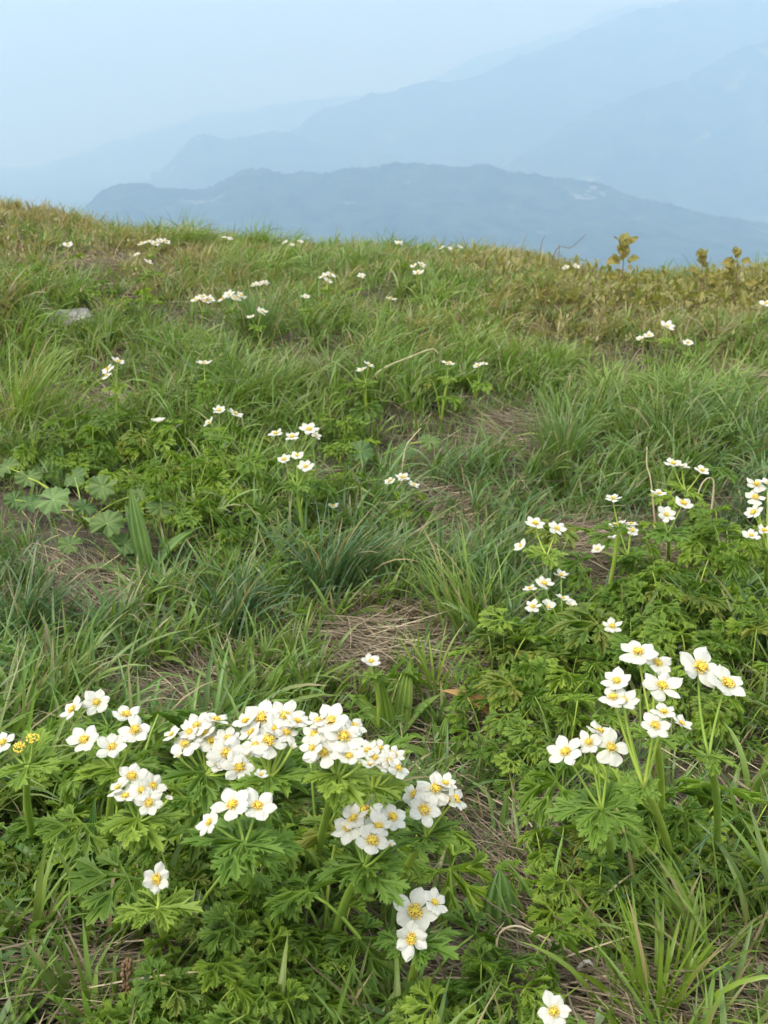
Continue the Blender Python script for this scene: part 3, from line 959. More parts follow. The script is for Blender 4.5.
far_plant('white cup bloom with two buds high on the right slope', 667, 327, [(0, 0, 1.3), (-27, 12, .7), (-18, 9, .8)], .15, 11, kind='half')
far_plant('small white bloom right of the cup bloom on the right slope', 688, 343, [(0, 0, 1)], .14, 11)
far_plant('half bloom at the right edge high on the slope', 766, 304, [(0, 0, 1)], .14, 11)
far_plant('dense white cluster leftmost of the close pair up the slope', 203, 299, [(-7, 1, 1), (0, -2, 1), (7, 1, 1), (2, 2, .9)], .15, 10)
far_plant('dense white cluster rightmost of the close pair up the slope', 232, 297, [(-9, 2, 1), (-3, -2, 1), (3, 1, 1), (9, -1, 1), (5, 3, .8)], .15, 10)
far_plant('two small tilted blooms right below the close pair of clusters', 257, 314, [(5, -2, 1.1), (-6, 3, .8)], .14, 9)
far_plant('cream flat flower head above the close pair of clusters', 260, 284, [(-5, 1, .9), (0, 0, .9), (5, -1, .9)], .14, 8)
far_plant('white bunch standing taller than its neighbours left of centre', 327, 277, [(-3, 0, 1), (3, -2, 1), (1, 4, .9)], .16, 9)
far_plant('tiny lone bloom left of the taller white bunch', 306, 297, [(0, 0, 1)], .13, 8)
far_plant('tiny pale bloom right of the taller white bunch', 361, 276, [(0, 0, 1)], .13, 7)
far_plant('wide white cluster near the brow on the left', 150, 243, [(-8, 1, 1), (-2, -1, 1), (5, 1, 1), (10, -2, .9), (16, -1, 1)], .15, 8)
far_plant('two blooms on bare stems under the wide cluster near the brow', 147, 262, [(1, 0, 1.1), (-10, -7, .8)], .14, 8)
far_plant('lone white bloom on the dry left shoulder', 68, 245, [(0, 0, 1)], .12, 9)
far_plant('small white group near the brow left of the first twigs', 418, 273, [(0, 0, 1.2), (3, -8, .9), (-4, -7, .7)], .13, 9)
far_plant('single pale bloom below the small group near the brow', 391, 299, [(0, 0, 1)], .13, 9)
far_plant('cream heads on the brow against the mountains, left', 292, 243, [(-7, 0, 1), (0, 2, .8), (8, -1, 1)], .10, 6)
far_plant('white bloom on the brow tall against the ridge', 399, 244, [(0, 0, 1.2)], .14, 7)
far_plant('row of tiny blooms on the brow near centre', 450, 248, [(-8, 0, 1), (0, 1, .8), (10, -1, .9)], .10, 6)
far_plant('tiny white blooms on the brow below the olive sapling', 572, 268, [(-6, 0, 1), (4, -1, 1)], .12, 7)
far_plant('tiny blooms at the left end of the brow', 225, 238, [(0, 0, 1), (5, 1, .8)], .10, 6)

# ------------------------------------------------------------------ leafy clumps without flowers
rc = random.Random(77)


def leaf_clump(px, py, rad_px, h, label, group, n=8, sc_=1.0):
    p, d = hit(px, py, h)
    root = empty('anemone_leaf_clump', (p.x, p.y, gz(p.x, p.y)))
    tag(root, label, 'leaf clump', group)
    rad = rad_px * d / F
    s = max(.55, min(1.5, rad / .075)) * sc_
    a0 = rc.uniform(0, 6.28)
    for k in range(n):
        lo = link('leaf', LEAF[rc.randrange(len(LEAF))], root)
        a = a0 + k * 2.4
        q = rad * .55 * math.sqrt((k + .3) / n)
        lo.location = (q * math.cos(a), q * math.sin(a), gz(p.x + q * math.cos(a), p.y + q * math.sin(a)) - root.location.z)
        lo.rotation_euler = (rc.uniform(-.12, .12), rc.uniform(-.15, .15), a + rc.uniform(-.6, .6))
        lo.scale = (s * rc.uniform(.8, 1.15), s * rc.uniform(.8, 1.15), s * rc.uniform(.75, 1.2))
    LEAFY.append((p.x, p.y, rad * .95, .92))


CL = [
    ('jagged green anemone leaves carpeting the bottom edge, left of centre', 'leaf clumps bottom left of centre',
     [(205, 955, 40), (240, 985, 38), (290, 950, 42), (335, 925, 36), (180, 985, 30), (300, 1005, 34), (260, 915, 30)]),
    ('fringed anemone leaf clump at bottom left beside the brown seed spike', 'leaf clumps by the seed spike', [(120, 1000, 36), (150, 1010, 30)]),
    ('dark green anemone leaves under the left foreground blooms', 'leaf clumps under the left blooms',
     [(60, 815, 36), (25, 830, 34), (95, 840, 34), (150, 850, 32), (180, 840, 28), (200, 880, 30), (60, 775, 28)]),
    ('anemone leaf clump with a pleated young centre, bottom centre right', 'leaf clumps bottom centre', [(500, 985, 40), (515, 955, 30), (455, 1012, 30)]),
    ('glossy anemone leaves under the right foreground flowers', 'leaf clumps under the right flowers',
     [(595, 885, 36), (560, 850, 34), (620, 850, 34), (655, 830, 34), (690, 850, 36), (725, 860, 34), (580, 820, 28), (740, 810, 32), (690, 800, 30), (625, 805, 26)]),
    ('lush ferny anemone leaves of the bank left of the lone white bloom', 'leaf clumps of the ferny bank, left half',
     [(505, 655, 34), (540, 640, 34), (500, 700, 34), (540, 690, 36), (575, 670, 36), (520, 735, 30), (570, 715, 34), (585, 625, 30)]),
    ('lush ferny anemone leaves of the bank right of the lone white bloom', 'leaf clumps of the ferny bank, right half',
     [(640, 600, 32), (675, 600, 34), (700, 570, 32), (730, 560, 32), (655, 570, 28), (690, 640, 34), (725, 610, 32), (755, 590, 32), (745, 650, 34), (700, 690, 32), (745, 700, 32), (640, 640, 30), (610, 590, 26), (720, 535, 26)]),
    ('bright anemone leaves among grass around the round leaves', 'leaf clumps by the round leaves',
     [(95, 455, 24), (130, 440, 26), (170, 455, 26), (205, 450, 26), (150, 480, 26), (235, 455, 24), (185, 490, 26), (215, 520, 24), (120, 485, 24), (75, 440, 22), (165, 510, 22), (240, 490, 20), (40, 455, 20)]),
    ('small leaf clump below the double cluster in the centre', 'leaf clumps at the centre', [(260, 480, 20), (330, 480, 20), (350, 450, 20), (345, 420, 18)]),
    ('low green leaf mat on the left shoulder of the slope', 'leaf mats on the left shoulder', [(25, 268, 14), (50, 275, 13), (95, 290, 14), (140, 300, 14), (10, 285, 13)]),
]
for label, group, lst in CL:
    for px, py, r in lst:
        leaf_clump(px, py, r, .09 if py > 560 else .075, label, group, 14 if py > 425 else 11)

# ------------------------------------------------------------------ other plants
def lance_leaf(L, W, pleats, bend, droop, mat_, seed, wave=.0):
    """long leaf along +x bending down, with lengthwise pleats"""
    rr = random.Random(seed)
    b = MB(); nu, nv = 14, 14
    vs = []
    cs = []
    x = z = 0.; a = bend
    for i in range(nu + 1):
        u = i / nu
        hw = W * .5 * (math.sin(PI * min(1, u * .94 + .06) ** .85) ** .8) if i < nu else 0.0004
        for k in range(nv + 1):
            v = k / nv * 2 - 1
            zz = .28 * hw * v * v + pleats * hw * math.cos(v * PI * 3.5) + wave * math.sin(u * 11 + v * 2 + seed)
            vs.append((x - math.sin(a) * zz, v * hw, z + math.cos(a) * zz))
            g_ = .88 + .26 * (.5 + .5 * math.cos(v * PI * 3.5)) * (1 if pleats > .08 else .4) + (.3 if k == nv // 2 else 0)
            cs.append((g_, g_, g_ * .98))
        x += math.cos(a) * L / nu; z += math.sin(a) * L / nu
        a -= droop / nu * (1 + u)
    fs = []
    for i in range(nu):
        for k in range(nv):
            q = i * (nv + 1) + k
            fs.append((q, q + nv + 1, q + nv + 2, q + 1))
    b.add(vs, fs, 0, cs)
    return b.mesh('leaf', [mat_])


def lance_plant(px, py, leaves, label, cat='plant', h=.0, m='pleat', name='broad_leaf_plant', group=None):
    p, d = hit(px, py, h)
    root = empty(name, (p.x, p.y, gz(p.x, p.y)))
    tag(root, label, cat, group)
    for i, (az, L, W, bend, droop) in enumerate(leaves):
        lo = link('leaf', lance_leaf(L, W, .16, bend, droop, M[m], i + int(px)), root)
        lo.rotation_euler = (random.uniform(-.2, .2), 0, R(az))
        lo.location = (random.uniform(-.006, .006), random.uniform(-.006, .006), -.003)
    LEAFY.append((p.x, p.y, .07, .9))
    return root


lance_plant(150, 578, [(155, .21, .042, .95, .5), (95, .21, .040, 1.4, .2), (40, .19, .040, .9, .7), (-60, .15, .038, .6, .6), (200, .17, .036, .6, .5), (120, .18, .036, 1.2, .4)], 'pleated lance leaves fanning up beside the left thatch patch')
lance_plant(60, 490, [(160, .20, .046, .8, 1.3), (95, .16, .044, 1.2, .9), (20, .20, .044, .9, 1.5), (-30, .15, .040, .7, 1.1), (130, .19, .044, 1.0, 1.3)], 'ribbed arching leaves behind the round pale leaf')
lance_plant(235, 572, [(60, .12, .03, 1.1, .4), (-30, .13, .03, .9, 1.2), (120, .12, .03, 1., .4), (170, .11, .028, .9, .6)], 'olive lance leaves in the grass left of the centre thatch', m='shoot')
lance_plant(500, 948, [(92, .085, .042, 1.25, .25), (-5, .15, .036, .30, .3)], 'ribbed leaf standing upright with one lying beside it, bottom centre')
lance_plant(610, 965, [(175, .14, .042, .35, .5), (15, .10, .035, .2, .4)], 'dark broad leaf lying near the bottom under the right clumps')
lance_plant(85, 905, [(150, .20, .052, .95, 1.5), (95, .13, .016, 1.35, .15), (30, .13, .046, .8, 1.1), (200, .16, .05, .5, .9), (-70, .10, .04, .4, .8)], 'big arching dock leaves at the lower left edge')
lance_plant(395, 745, [(80, .14, .030, 1.25, .4), (150, .12, .030, 1.0, .5), (20, .12, .030, 1.0, .5), (-60, .10, .028, .9, .5), (100, .12, .026, 1.4, .2)], 'yellow green upright leafy shoot behind the foreground blooms', m='shoot', h=.0)
lance_plant(440, 770, [(85, .085, .022, 1.2, .4), (170, .08, .022, .8, .5), (10, .08, .022, .9, .5), (110, .075, .02, 1.3, .2)], 'second small leafy shoot right of the yellow green one', m='shoot')
lance_plant(516, 738, [(158, .15, .030, 1.05, .9)], 'single faded buff leaf tip poking from the grass at centre', m='faded', cat='leaf')


def round_leaf(Rr, lobes, seed):
    rr = random.Random(seed)
    b = MB(); na, nr = lobes * 10, 8
    vs = [(0, 0, 0)]; fs = []; cs = [(1.4, 1.35, 1.4)]
    span = 2 * PI * .93
    for j in range(1, nr + 1):
        t = j / nr
        for i in range(na + 1):
            a = -span / 2 + span * i / na
            ph = (i / na * lobes) % 1.0
            edge = 1 - .10 * abs(2 * ph - 1) ** 3 + .025 * math.cos(ph * 2 * PI * 4) + .05 * math.sin(2.3 * a + seed) + .02 * math.sin(7 * a + seed * 2)
            r = Rr * t * (edge if t > .85 else 1 - (1 - edge) * t)
            z = .34 * r * (1 - .75 * t) + .13 * r * math.cos(2 * PI * ph) * t + .07 * r * math.sin(3.1 * a + seed * 1.7) * t + .05 * r * math.sin(5 * a - seed) * t * t + .10 * r * math.sin(2 * a + seed)
            vs.append((r * math.cos(a), r * math.sin(a), z))
            g_ = .84 + .45 * math.exp(-((ph - .5) / .08) ** 2) * (1 - .55 * t) + .07 * math.cos(ph * 2 * PI * 5) * t
            cs.append((g_, g_ * .98, g_))
    for i in range(na):
        fs.append((0, 1 + i, 2 + i))
    for j in range(nr - 1):
        for i in range(na):
            q = 1 + j * (na + 1) + i
            fs.append((q, q + na + 1, q + na + 2, q + 1))
    b.add(vs, fs, 0, cs)
    return b


p0, d0 = hit(85, 525, 0)
rt = empty('round_leaf_plant', (p0.x, p0.y, gz(p0.x, p0.y)))
tag(rt, 'plant with round pleated scalloped pale leaves on the left', 'plant')
LEAFY.append((p0.x, p0.y - .04, .18, 1.1))
for k, (px, py, Rr, tiltx, tilty, h, mm) in enumerate([(53, 500, .041, .50, -.1, .115, 'round'), (107, 524, .042, .48, .15, .10, 'round'), (8, 468, .040, .4, -.3, .12, 'round'), (103, 487, .036, .7, -.2, .11, 'round'), (28, 478, .034, .5, .2, .11, 'round'),
                                                  (140, 495, .038, .4, .3, .08, 'round'), (30, 505, .034, .3, -.2, .06, 'round'), (70, 545, .030, .5, 0, .05, 'round'), (15, 500, .034, .6, .3, .07, 'round'), (75, 478, .032, .5, -.3, .09, 'round'), (125, 545, .030, .7, .2, .06, 'round'), (85, 508, .034, .3, .4, .06, 'round'), (160, 508, .032, .5, .3, .07, 'round')]):
    p, d = hit(px, py, h)
    q = p - rt.location
    b = MB()
    b.tube(bez((0, 0, 0), (q.x * .5, q.y * .5, q.z * .9), q, 7), .0018, 5, 1)
    rb = round_leaf(Rr * (1 - .10 * (k % 3)), 8 + k % 3, k + 1)
    xf(rb, Matrix.Translation(q) @ Matrix.Rotation(tiltx, 4, 'X') @ Matrix.Rotation(tilty, 4, 'Y') @ Matrix.Rotation(k * 1.3, 4, 'Z'))
    b.add(rb.v, rb.f, 0, rb.c)
    link('leaf', b.mesh('leaf', [M['pale_round'] if k == 0 else M['round'], M['stem']]), rt)

p0, d0 = hit(372, 462, 0)
rt = empty('round_leaf_plant', (p0.x, p0.y, gz(p0.x, p0.y)))
tag(rt, 'low round lobed leaves just right of the double bloom cluster', 'plant')
LEAFY.append((p0.x, p0.y, .09, .9))
for k, (px, py, Rr, tx, ty, h) in enumerate([(361, 452, .040, .45, .2, .09), (430, 442, .032, .5, .1, .08), (405, 452, .035, .5, -.2, .07)]):
    p, d = hit(px, py, h)
    q = p - rt.location
    b = MB(); b.tube(bez((0, 0, 0), (q.x * .5, q.y * .5, q.z * .9), q, 7), .0018, 5, 1)
    rb = round_leaf(Rr, 9, k + 11)
    xf(rb, Matrix.Translation(q) @ Matrix.Rotation(tx, 4, 'X') @ Matrix.Rotation(ty, 4, 'Y') @ Matrix.Rotation(k * 1.9, 4, 'Z'))
    b.add(rb.v, rb.f, 0, rb.c)
    link('leaf', b.mesh('leaf', [M['round'], M['stem']]), rt)


# olive saplings on the brow
def sapling(base_px, top_px, leaves, label, d):
    bp = at(base_px[0], base_px[1], d)
    g = gz(bp.x, bp.y)
    root = empty('olive_sapling', (bp.x, bp.y, g))
    tag(root, label, 'sapling', 'olive saplings on the brow')
    o = Vector((bp.x, bp.y, g))
    tp = at(top_px[0], top_px[1], d) - o
    b = MB()
    b.tube(bez((0, 0, -.01), (tp.x * .3, 0, tp.z * .6), tp, 6), [.004, .0035, .003, .003, .0025, .002, .0015], 5)
    link('stem', b.mesh('stem', [M['brown']]), root)
    rl = random.Random(int(base_px[0]))
    extra = []
    for k in range(13):
        t = rl.uniform(.05, .95)
        extra.append((base_px[0] + (top_px[0] - base_px[0]) * t + rl.uniform(-13, 13) * (1.1 - t), base_px[1] + (top_px[1] - base_px[1]) * t, rl.uniform(0, 360),
                      rl.uniform(.028, .05), rl.uniform(.012, .022), rl.uniform(.2, 1.4)))
    for i, (px, py, az, L, W, bend) in enumerate(leaves + extra):
        q = at(px, py, d) - o
        lo = link('leaf', lance_leaf(L * random.uniform(.9, 1.25), W * random.uniform(1.25, 1.7), .08, bend, random.uniform(-.2, 1.3), M['olive'], i + 3, .004), root)
        up = bend > 1.05
        yaw = 90 + (az - 90) * .45 if up else az
        lo.location = q; lo.rotation_euler = (0 if up else (1 if math.cos(R(az)) > 0 else -1) * random.uniform(.7, 1.2), 0, R(yaw))


sapling((622, 282), (624, 240), [(620, 262, 175, .075, .036, .35), (624, 258, 80, .085, .038, 1.3), (624, 250, 60, .10, .034, 1.35), (628, 262, 10, .06, .026, 1.0), (622, 256, 130, .07, .03, 1.2), (626, 244, 40, .06, .026, .9), (640, 278, 30, .05, .02, .9), (612, 280, 150, .05, .022, .7)],
        'olive brown broad leaved sapling left of the brow trio', 5.0)
sapling((700, 290), (703, 252), [(702, 262, 120, .07, .04, 1.3), (703, 256, 60, .05, .03, 1.1), (697, 272, 200, .05, .02, .5), (708, 276, 0, .05, .02, .6), (712, 284, 30, .05, .02, .9)],
        'olive brown sapling in the middle of the brow trio', 4.8)
sapling((735, 292), (738, 252), [(735, 264, 175, .065, .034, .4), (737, 258, 100, .06, .036, 1.2), (742, 262, 20, .06, .03, .5), (738, 272, 180, .05, .02, .8), (730, 280, 150, .06, .022, .9), (745, 284, 20, .06, .024, .7)],
        'olive brown sapling right of the brow trio', 4.8)

# dense olive heath plants under the saplings: leafy ground cover nobody could count
hb = MB()
rh = random.Random(4)
for k in range(2300):
    y = rh.uniform(3.9, 5.9); x = rh.uniform(-.46 * y, .46 * y)
    pr = .12 + .85 * float(ss(.1, 1.1, x)) + .45 * float(ss(-.7, -1.8, x))
    if rh.random() > pr: continue
    z = gz(x, y)
    for q in range(rh.randint(4, 8)):
        a = rh.uniform(0, 6.28); L = rh.uniform(.012, .032); el = rh.uniform(.0, 1.2)
        h = rh.uniform(.02, .11)
        o = Vector((x + rh.uniform(-.03, .03), y + rh.uniform(-.03, .03), z + h))
        dr = Vector((math.cos(a) * math.cos(el), math.sin(a) * math.cos(el), math.sin(el)))
        sd = Vector((-math.sin(a), math.cos(a), 0))
        t = rh.random()
        c = (.20 + .12 * t, .21 + .05 * t, .055 + .04 * t)
        if rh.random() < .07: c = (.24, .15, .07)
        hb.add([o, o + dr * L * .5 + sd * L * .22, o + dr * L, o + dr * L * .5 - sd * L * .22], [(0, 1, 2, 3)], 0, c)
for k in range(900):
    x = rh.uniform(.35, 2.7); y = rh.uniform(4.5, 5.7)
    if rh.random() > .3 + .7 * float(ss(.35, 1.0, x)): continue
    z = gz(x, y); h = rh.uniform(.05, .13)
    for q in range(rh.randint(3, 6)):
        a = rh.uniform(0, 6.28); L = rh.uniform(.025, .055); el = rh.uniform(.1, 1.4)
        o = Vector((x, y, z + h * rh.uniform(.5, 1.1)))
        dr = Vector((math.cos(a) * math.cos(el), math.sin(a) * math.cos(el), math.sin(el)))
        sd = Vector((-math.sin(a), math.cos(a), rh.uniform(-.4, .4)))
        mid_ = o + dr * L * .5 - Vector((0, 0, L * .06))
        t = rh.random()
        c = (.20 + .12 * t, .23 + .04 * t, .05 + .03 * t)
        hb.add([o, o + dr * L * .35 + sd * L * .19, o + dr * L * .7 + sd * L * .17, o + dr * L, o + dr * L * .7 - sd * L * .17, o + dr * L * .35 - sd * L * .19, mid_],
               [(0, 1, 6), (1, 2, 6), (2, 3, 6), (3, 4, 6), (4, 5, 6), (5, 0, 6)], 0, c)
    hb.tube([(x, y, z), (x + rh.uniform(-.01, .01), y, z + h)], .0014, 4, 0, (.12, .085, .04))
tag(link('heath_leaves', hb.mesh('heath_leaves', [M['grass']], False)), 'low olive heath leaves along the dry brow', kind='stuff')

# small mixed leaves low between the tufts
sb = MB()
for k in range(1100):
    y = .5 + 4.2 * rh.random() ** 1.4; x = rh.uniform(-.46 * y - .1, .46 * y + .1)
    if float(bare(np.array([x]), np.array([y]))[0]) > .4: continue
    z = gz(x, y)
    for q in range(rh.randint(3, 6)):
        a = rh.uniform(0, 6.28); L = rh.uniform(.012, .024); el = rh.uniform(-.1, .9)
        o = Vector((x + rh.uniform(-.02, .02), y + rh.uniform(-.02, .02), z + rh.uniform(.01, .06)))
        dr = Vector((math.cos(a) * math.cos(el), math.sin(a) * math.cos(el), math.sin(el)))
        sd = Vector((-math.sin(a), math.cos(a), rh.uniform(-.3, .3)))
        t = rh.random()
        c = (.07 + .07 * t, .14 + .07 * t, .03 + .015 * t)
        sb.add([o, o + dr * L * .35 + sd * L * .16, o + dr * L * .7 + sd * L * .13, o + dr * L, o + dr * L * .7 - sd * L * .13, o + dr * L * .35 - sd * L * .16], [(0, 1, 2, 3), (0, 3, 4, 5)], 0, c)
tag(link('ground_cover', sb.mesh('ground_cover', [M['grass']], False)), 'small green leaves low between the grass tufts', kind='stuff')


# ------------------------------------------------------------------ rocks
def rock(px, py, w, dpt, h, label, seed, name='rock'):
    p, d = hit(px, py, .0)
    import bmesh
    bm = bmesh.new()
    bmesh.ops.create_icosphere(bm, subdivisions=4, radius=1)
    for v in bm.verts:
        n = noise.fractal(v.co * 1.3 + Vector((seed, 0, 0)), .8, 2., 5) * .28
        q = Vector([round(c * 2.2) / 2.2 for c in v.co]) * .12 + v.co * .88
        v.co = q * (1 + n)
        v.co.x *= w / 2; v.co.y *= dpt / 2; v.co.z *= h
    me = bpy.data.meshes.new(name); bm.to_mesh(me); bm.free()
    me.materials.append(M['rock'])
    o = link(name, me)
    o.location = (p.x, p.y, gz(p.x, p.y) - h * .12)
    o.rotation_euler = (0, 0, seed)
    LEAFY.append((p.x, p.y - .05, w * .5, .8))
    tag(o, label, 'rock')


rock(72, 320, .22, .12, .045, 'flat grey rock half sunk in grass on the upper left', .3)
rock(228, 456, .07, .06, .045, 'small grey stone low among leaves left of centre', 2.2)


# ------------------------------------------------------------------ straws, twigs
def strand(pix, d, r, m, label, name='dry_straw', cat='straw', ground_first=True, extra=None):
    pts = [at(x, y, d) for x, y in pix]
    if ground_first:
        g = gz(pts[0].x, pts[0].y)
        pts[0].z = min(pts[0].z, g)
        for p in pts: p.z = max(p.z, gz(p.x, p.y) + r)
    o = pts[0].copy()
    # smooth the polyline
    dense = []
    for i in range(len(pts) - 1):
        a, b_ = pts[max(i - 1, 0)], pts[i]
        c, e = pts[i + 1], pts[min(i + 2, len(pts) - 1)]
        for t in [0, .25, .5, .75]:
            dense.append(.5 * ((2 * b_) + (c - a) * t + (2 * a - 5 * b_ + 4 * c - e) * t * t + (3 * b_ - a - 3 * c + e) * t ** 3))
    dense.append(pts[-1])
    b = MB()
    n = len(dense)
    b.tube([p - o for p in dense], [r * (1 - .55 * i / n) for i in range(n)], 6)
    ob = link(name, b.mesh(name, [M[m]])); ob.location = o
    tag(ob, label, cat)
    return ob


def dep(px, py, h=.05):
    return hit(px, py, h)[1]


strand([(400, 470), (405, 450), (413, 437), (421, 428)], dep(405, 455, .1), .0022, 'straw', 'pale straw leaning upright beside the small trio at centre')
strand([(352, 390), (378, 372), (410, 357), (432, 349), (438, 354)], dep(400, 372, .1), .0026, 'straw', 'arched pale straw bent over at the upper centre')
strand([(660, 498), (651, 482), (647, 466), (647, 447)], dep(655, 490, .12), .0020, 'straw', 'thin pale straw rising behind the outward facing bloom')
strand([(712, 505), (714, 485), (709, 478), (702, 484), (697, 497)], dep(710, 500, .08), .0028, 'straw', 'bent straw hooked over below the uppermost flat blooms')
strand([(340, 984), (375, 982), (410, 985), (418, 984)], dep(380, 988, .015), .0026, 'bleach', 'pale bleached stick lying flat near the bottom centre', 'dry_stick', 'stick')
strand([(500, 985), (497, 940), (515, 926), (540, 936), (560, 946)], dep(500, 960, .04), .0016, 'straw', 'thin curved straw over the leaf clump at the bottom')
strand([(570, 980), (585, 962), (600, 972), (622, 995)], dep(590, 985, .01), .0030, 'bleach', 'short weathered twig on the soil at the bottom right', 'dry_twig', 'twig')
strand([(8, 300), (18, 292), (24, 298), (34, 294)], dep(20, 305, .03), .0055, 'bleach', 'bleached root end on the upper left shoulder', 'bleached_root', 'root')
strand([(545, 262), (556, 250), (570, 248), (580, 240), (586, 234)], 4.9, .0024, 'brown', 'bare brown twig curving right on the brow', 'bare_twig', 'twig')
strand([(538, 262), (541, 247), (545, 236)], 4.9, .0022, 'brown', 'bare brown twig standing straight on the brow', 'bare_twig', 'twig')
strand([(556, 265), (559, 252), (558, 245)], 4.9, .0026, 'brown', 'short dark twig between the two brow twigs', 'bare_twig', 'twig')
strand([(300, 760), (262, 707), (235, 678), (203, 652)], dep(255, 700, .10), .0016, 'shoot', 'long thin sedge stem leaning left with a dark tip', 'sedge_stem', 'stem')

# brown seed spike, bottom left
bp, d = hit(127, 1040, 0)
tp = at(127, 962, d)
root = empty('seed_spike', (bp.x, bp.y, gz(bp.x, bp.y)))
tag(root, 'brown dry seed spike standing at the bottom left', 'seed spike')
b = MB(); q = tp - root.location
b.tube(bez((0, 0, 0), (q.x * .4, q.y * .4, q.z * .5), q, 8), .0014, 5)
link('stalk', b.mesh('stalk', [M['brown']]), root)
b = MB(); rs = random.Random(3)
for k in range(70):
    t = rs.uniform(.45, 1.0)
    c = q * t + Vector((rs.uniform(-.0035, .0035), rs.uniform(-.0035, .0035), rs.uniform(-.002, .002)))
    ico(b, c, rs.uniform(.0012, .0024), 0, 1.8)
link('seeds', b.mesh('seeds', [M['brown']]), root)


# ------------------------------------------------------------------ tussocks that stand out
def tussock(px, py, h, rad, tone, label, n=130, lean=None, wide=1.0):
    p, d = hit(px, py, 0)
    rr_ = np.abs(rng.normal(0, rad * .5, n)); aa = rng.uniform(0, 2 * PI, n)
    bx = p.x + rr_ * np.cos(aa); by = p.y + rr_ * np.sin(aa)
    base = np.stack([bx, by, ground(bx, by) - .005], 1)
    az = aa + rng.normal(0, .4, n)
    if lean is not None:
        az = np.where(rng.random(n) < .6, lean + rng.normal(0, .5, n), az)
    L = h * rng.uniform(.6, 1.25, n)
    c = PAL[tone] * rng.uniform(.75, 1.2, (n, 1))
    dead = rng.random(n) < .06
    c = np.where(dead[:, None], PAL['straw'], c)
    tip = np.where(rng.random(n)[:, None] < .15, PAL['straw'], c * 1.05)
    me = blades(base, az, L, np.abs(rng.normal(.12, .1, n)) + rr_ * 2.5, np.clip(rng.normal(.85, .35, n), .1, 1.7), rng.uniform(.0026, .0046, n) * wide, c, tip, 7, name='grass_tussock')
    o = link('grass_tussock', me)
    me.transform(Matrix.Translation((-p.x, -p.y, -gz(p.x, p.y))))
    o.location = (p.x, p.y, gz(p.x, p.y))
    tag(o, label, 'grass tussock', 'grass tussocks')
    LEAFY.append((p.x, p.y, rad * 1.1, .8))


tussock(22, 440, .31, .13, 'light', 'tall pale grass tussock at the left edge below the grey rock', 260, .3)
tussock(655, 1030, .13, .055, 'bright', 'bright yellow green grass tussock at the bottom right', 60, None, 1.5)
tussock(700, 985, .15, .05, 'light', 'thin light green tussock just above the bright bottom right one', 45, 2.6, 1.2)
tussock(640, 935, .16, .035, 'blue', 'few long arching blades under the right foreground leaves', 26, 2.8, 1.2)
tussock(25, 650, .19, .09, 'blue', 'bluish grass tussock at the left edge below the round leaves', 150, .2, 1.2)
tussock(330, 600, .20, .10, 'blue', 'wide bluish tussock arching over the centre thatch', 200, -.1, 1.2)
tussock(560, 470, .22, .10, 'mid', 'dense dark green tussock right of the small bare thatch spot', 200)
tussock(665, 455, .20, .10, 'mid', 'dense green tussock left of the uppermost flat blooms', 180)
tussock(235, 640, .17, .08, 'blue', 'bluish tussock between the left and centre thatch patches', 120, .1, 1.2)
tussock(470, 640, .20, .08, 'light', 'light green tussock right of the centre thatch', 130, 2.4)
tussock(255, 345, .24, .12, 'mid', 'mounded green tussock below the close pair of clusters', 260)
tussock(435, 700, .13, .04, 'bright', 'short bright sprig of grass behind the leafy shoots', 30, None, 1.4)
tussock(310, 715, .12, .03, 'bright', 'bright grass sprig in front of the centre thatch', 22, None, 1.3)

for px, py, r, st in [(556, 1015, .10, 1.15), (415, 985, .06, 1.1), (500, 960, .07, 1.1), (378, 1000, .07, 1.2), (392, 735, .05, 1.1)]:
    p, d = hit(px, py, .0)
    LEAFY.append((p.x, p.y, r, st))
n_grass = make_grass()
make_understory()
make_thatch()
print('grass blades', n_grass)

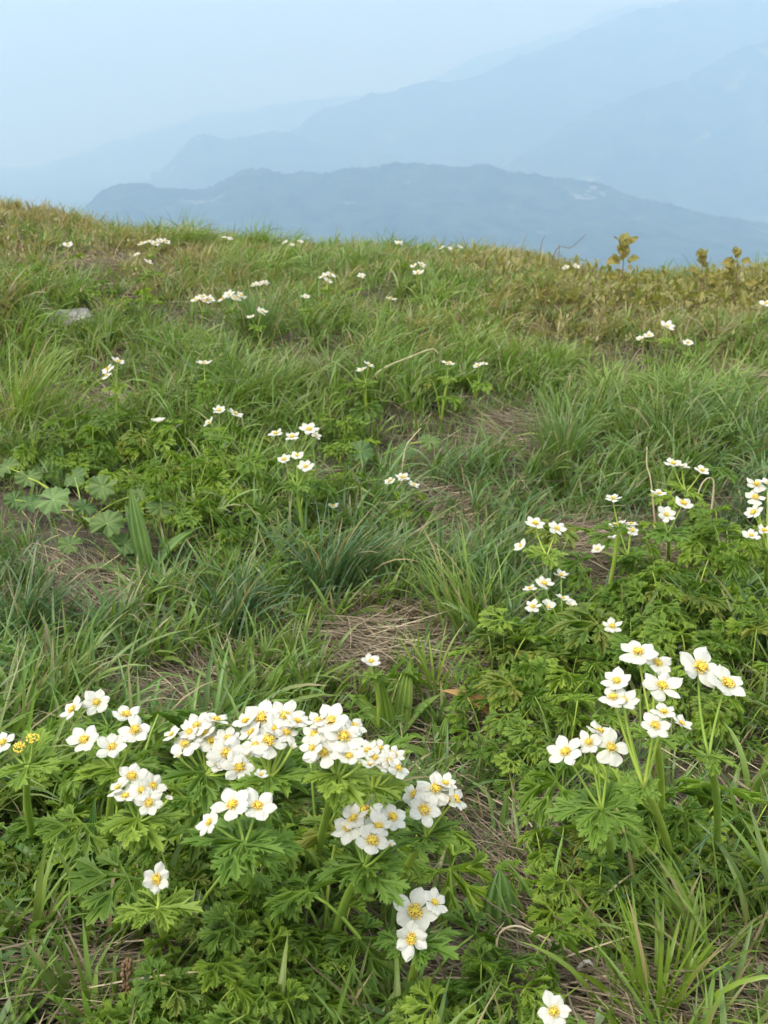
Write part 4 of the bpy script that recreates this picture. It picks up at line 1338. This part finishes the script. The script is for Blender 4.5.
# ------------------------------------------------------------------ light
SUN_EL, SUN_AZ = R(60), R(-115)      # azimuth from +Y, clockwise
S = Vector((math.sin(SUN_AZ) * math.cos(SUN_EL), math.cos(SUN_AZ) * math.cos(SUN_EL), math.sin(SUN_EL)))
sd_ = bpy.data.lights.new('sun', 'SUN')
sd_.energy = 1.0; sd_.angle = R(25); sd_.color = (1, .955, .88)
so = bpy.data.objects.new('sun', sd_); COL.objects.link(so)
so.rotation_euler = S.to_track_quat('Z', 'Y').to_euler()
so.location = (0, 0, 50)

w = bpy.data.worlds.new('World'); sc.world = w; w.use_nodes = True
nt = w.node_tree; nt.nodes.clear()
wo = nt.nodes.new('ShaderNodeOutputWorld'); bg = nt.nodes.new('ShaderNodeBackground')
sk = nt.nodes.new('ShaderNodeTexSky')
sk.sky_type = 'NISHITA'; sk.sun_disc = False
sk.sun_elevation = SUN_EL; sk.sun_rotation = SUN_AZ
sk.altitude = 0; sk.air_density = 1.0; sk.dust_density = 10.0; sk.ozone_density = 1.0
bg.inputs['Strength'].default_value = .12
# thin high cloud veil, a little uneven, over the clear sky
tc = N(nt, 'ShaderNodeTexCoord')
nz = N(nt, 'ShaderNodeTexNoise', in_Scale=2.2, in_Detail=4.0)
nt.links.new(tc.outputs['Generated'], nz.inputs['Vector'])
mr = N(nt, 'ShaderNodeMapRange')
mr.inputs['From Min'].default_value = .3; mr.inputs['From Max'].default_value = .7
mr.inputs['To Min'].default_value = .68; mr.inputs['To Max'].default_value = .88
nt.links.new(nz.outputs['Fac'], mr.inputs['Value'])
mxs = N(nt, 'ShaderNodeMix', data_type='RGBA')
nt.links.new(mr.outputs['Result'], mxs.inputs['Factor'])
nt.links.new(sk.outputs[0], mxs.inputs['A']); mxs.inputs['B'].default_value = (5.2, 5.5, 5.7, 1)
nt.links.new(mxs.outputs['Result'], bg.inputs['Color']); nt.links.new(bg.outputs[0], wo.inputs['Surface'])

sc.render.engine = 'CYCLES'
c = sc.cycles
c.max_bounces = 10; c.diffuse_bounces = 3; c.glossy_bounces = 2; c.transmission_bounces = 4; c.volume_bounces = 2; c.transparent_max_bounces = 4
c.use_denoising = True
c.caustics_reflective = False; c.caustics_refractive = False
c.sample_clamp_indirect = 6
vs = sc.view_settings
vs.view_transform = 'Standard'; vs.look = 'None'; vs.gamma = 1; vs.exposure = 1.34
vs.use_curve_mapping = False
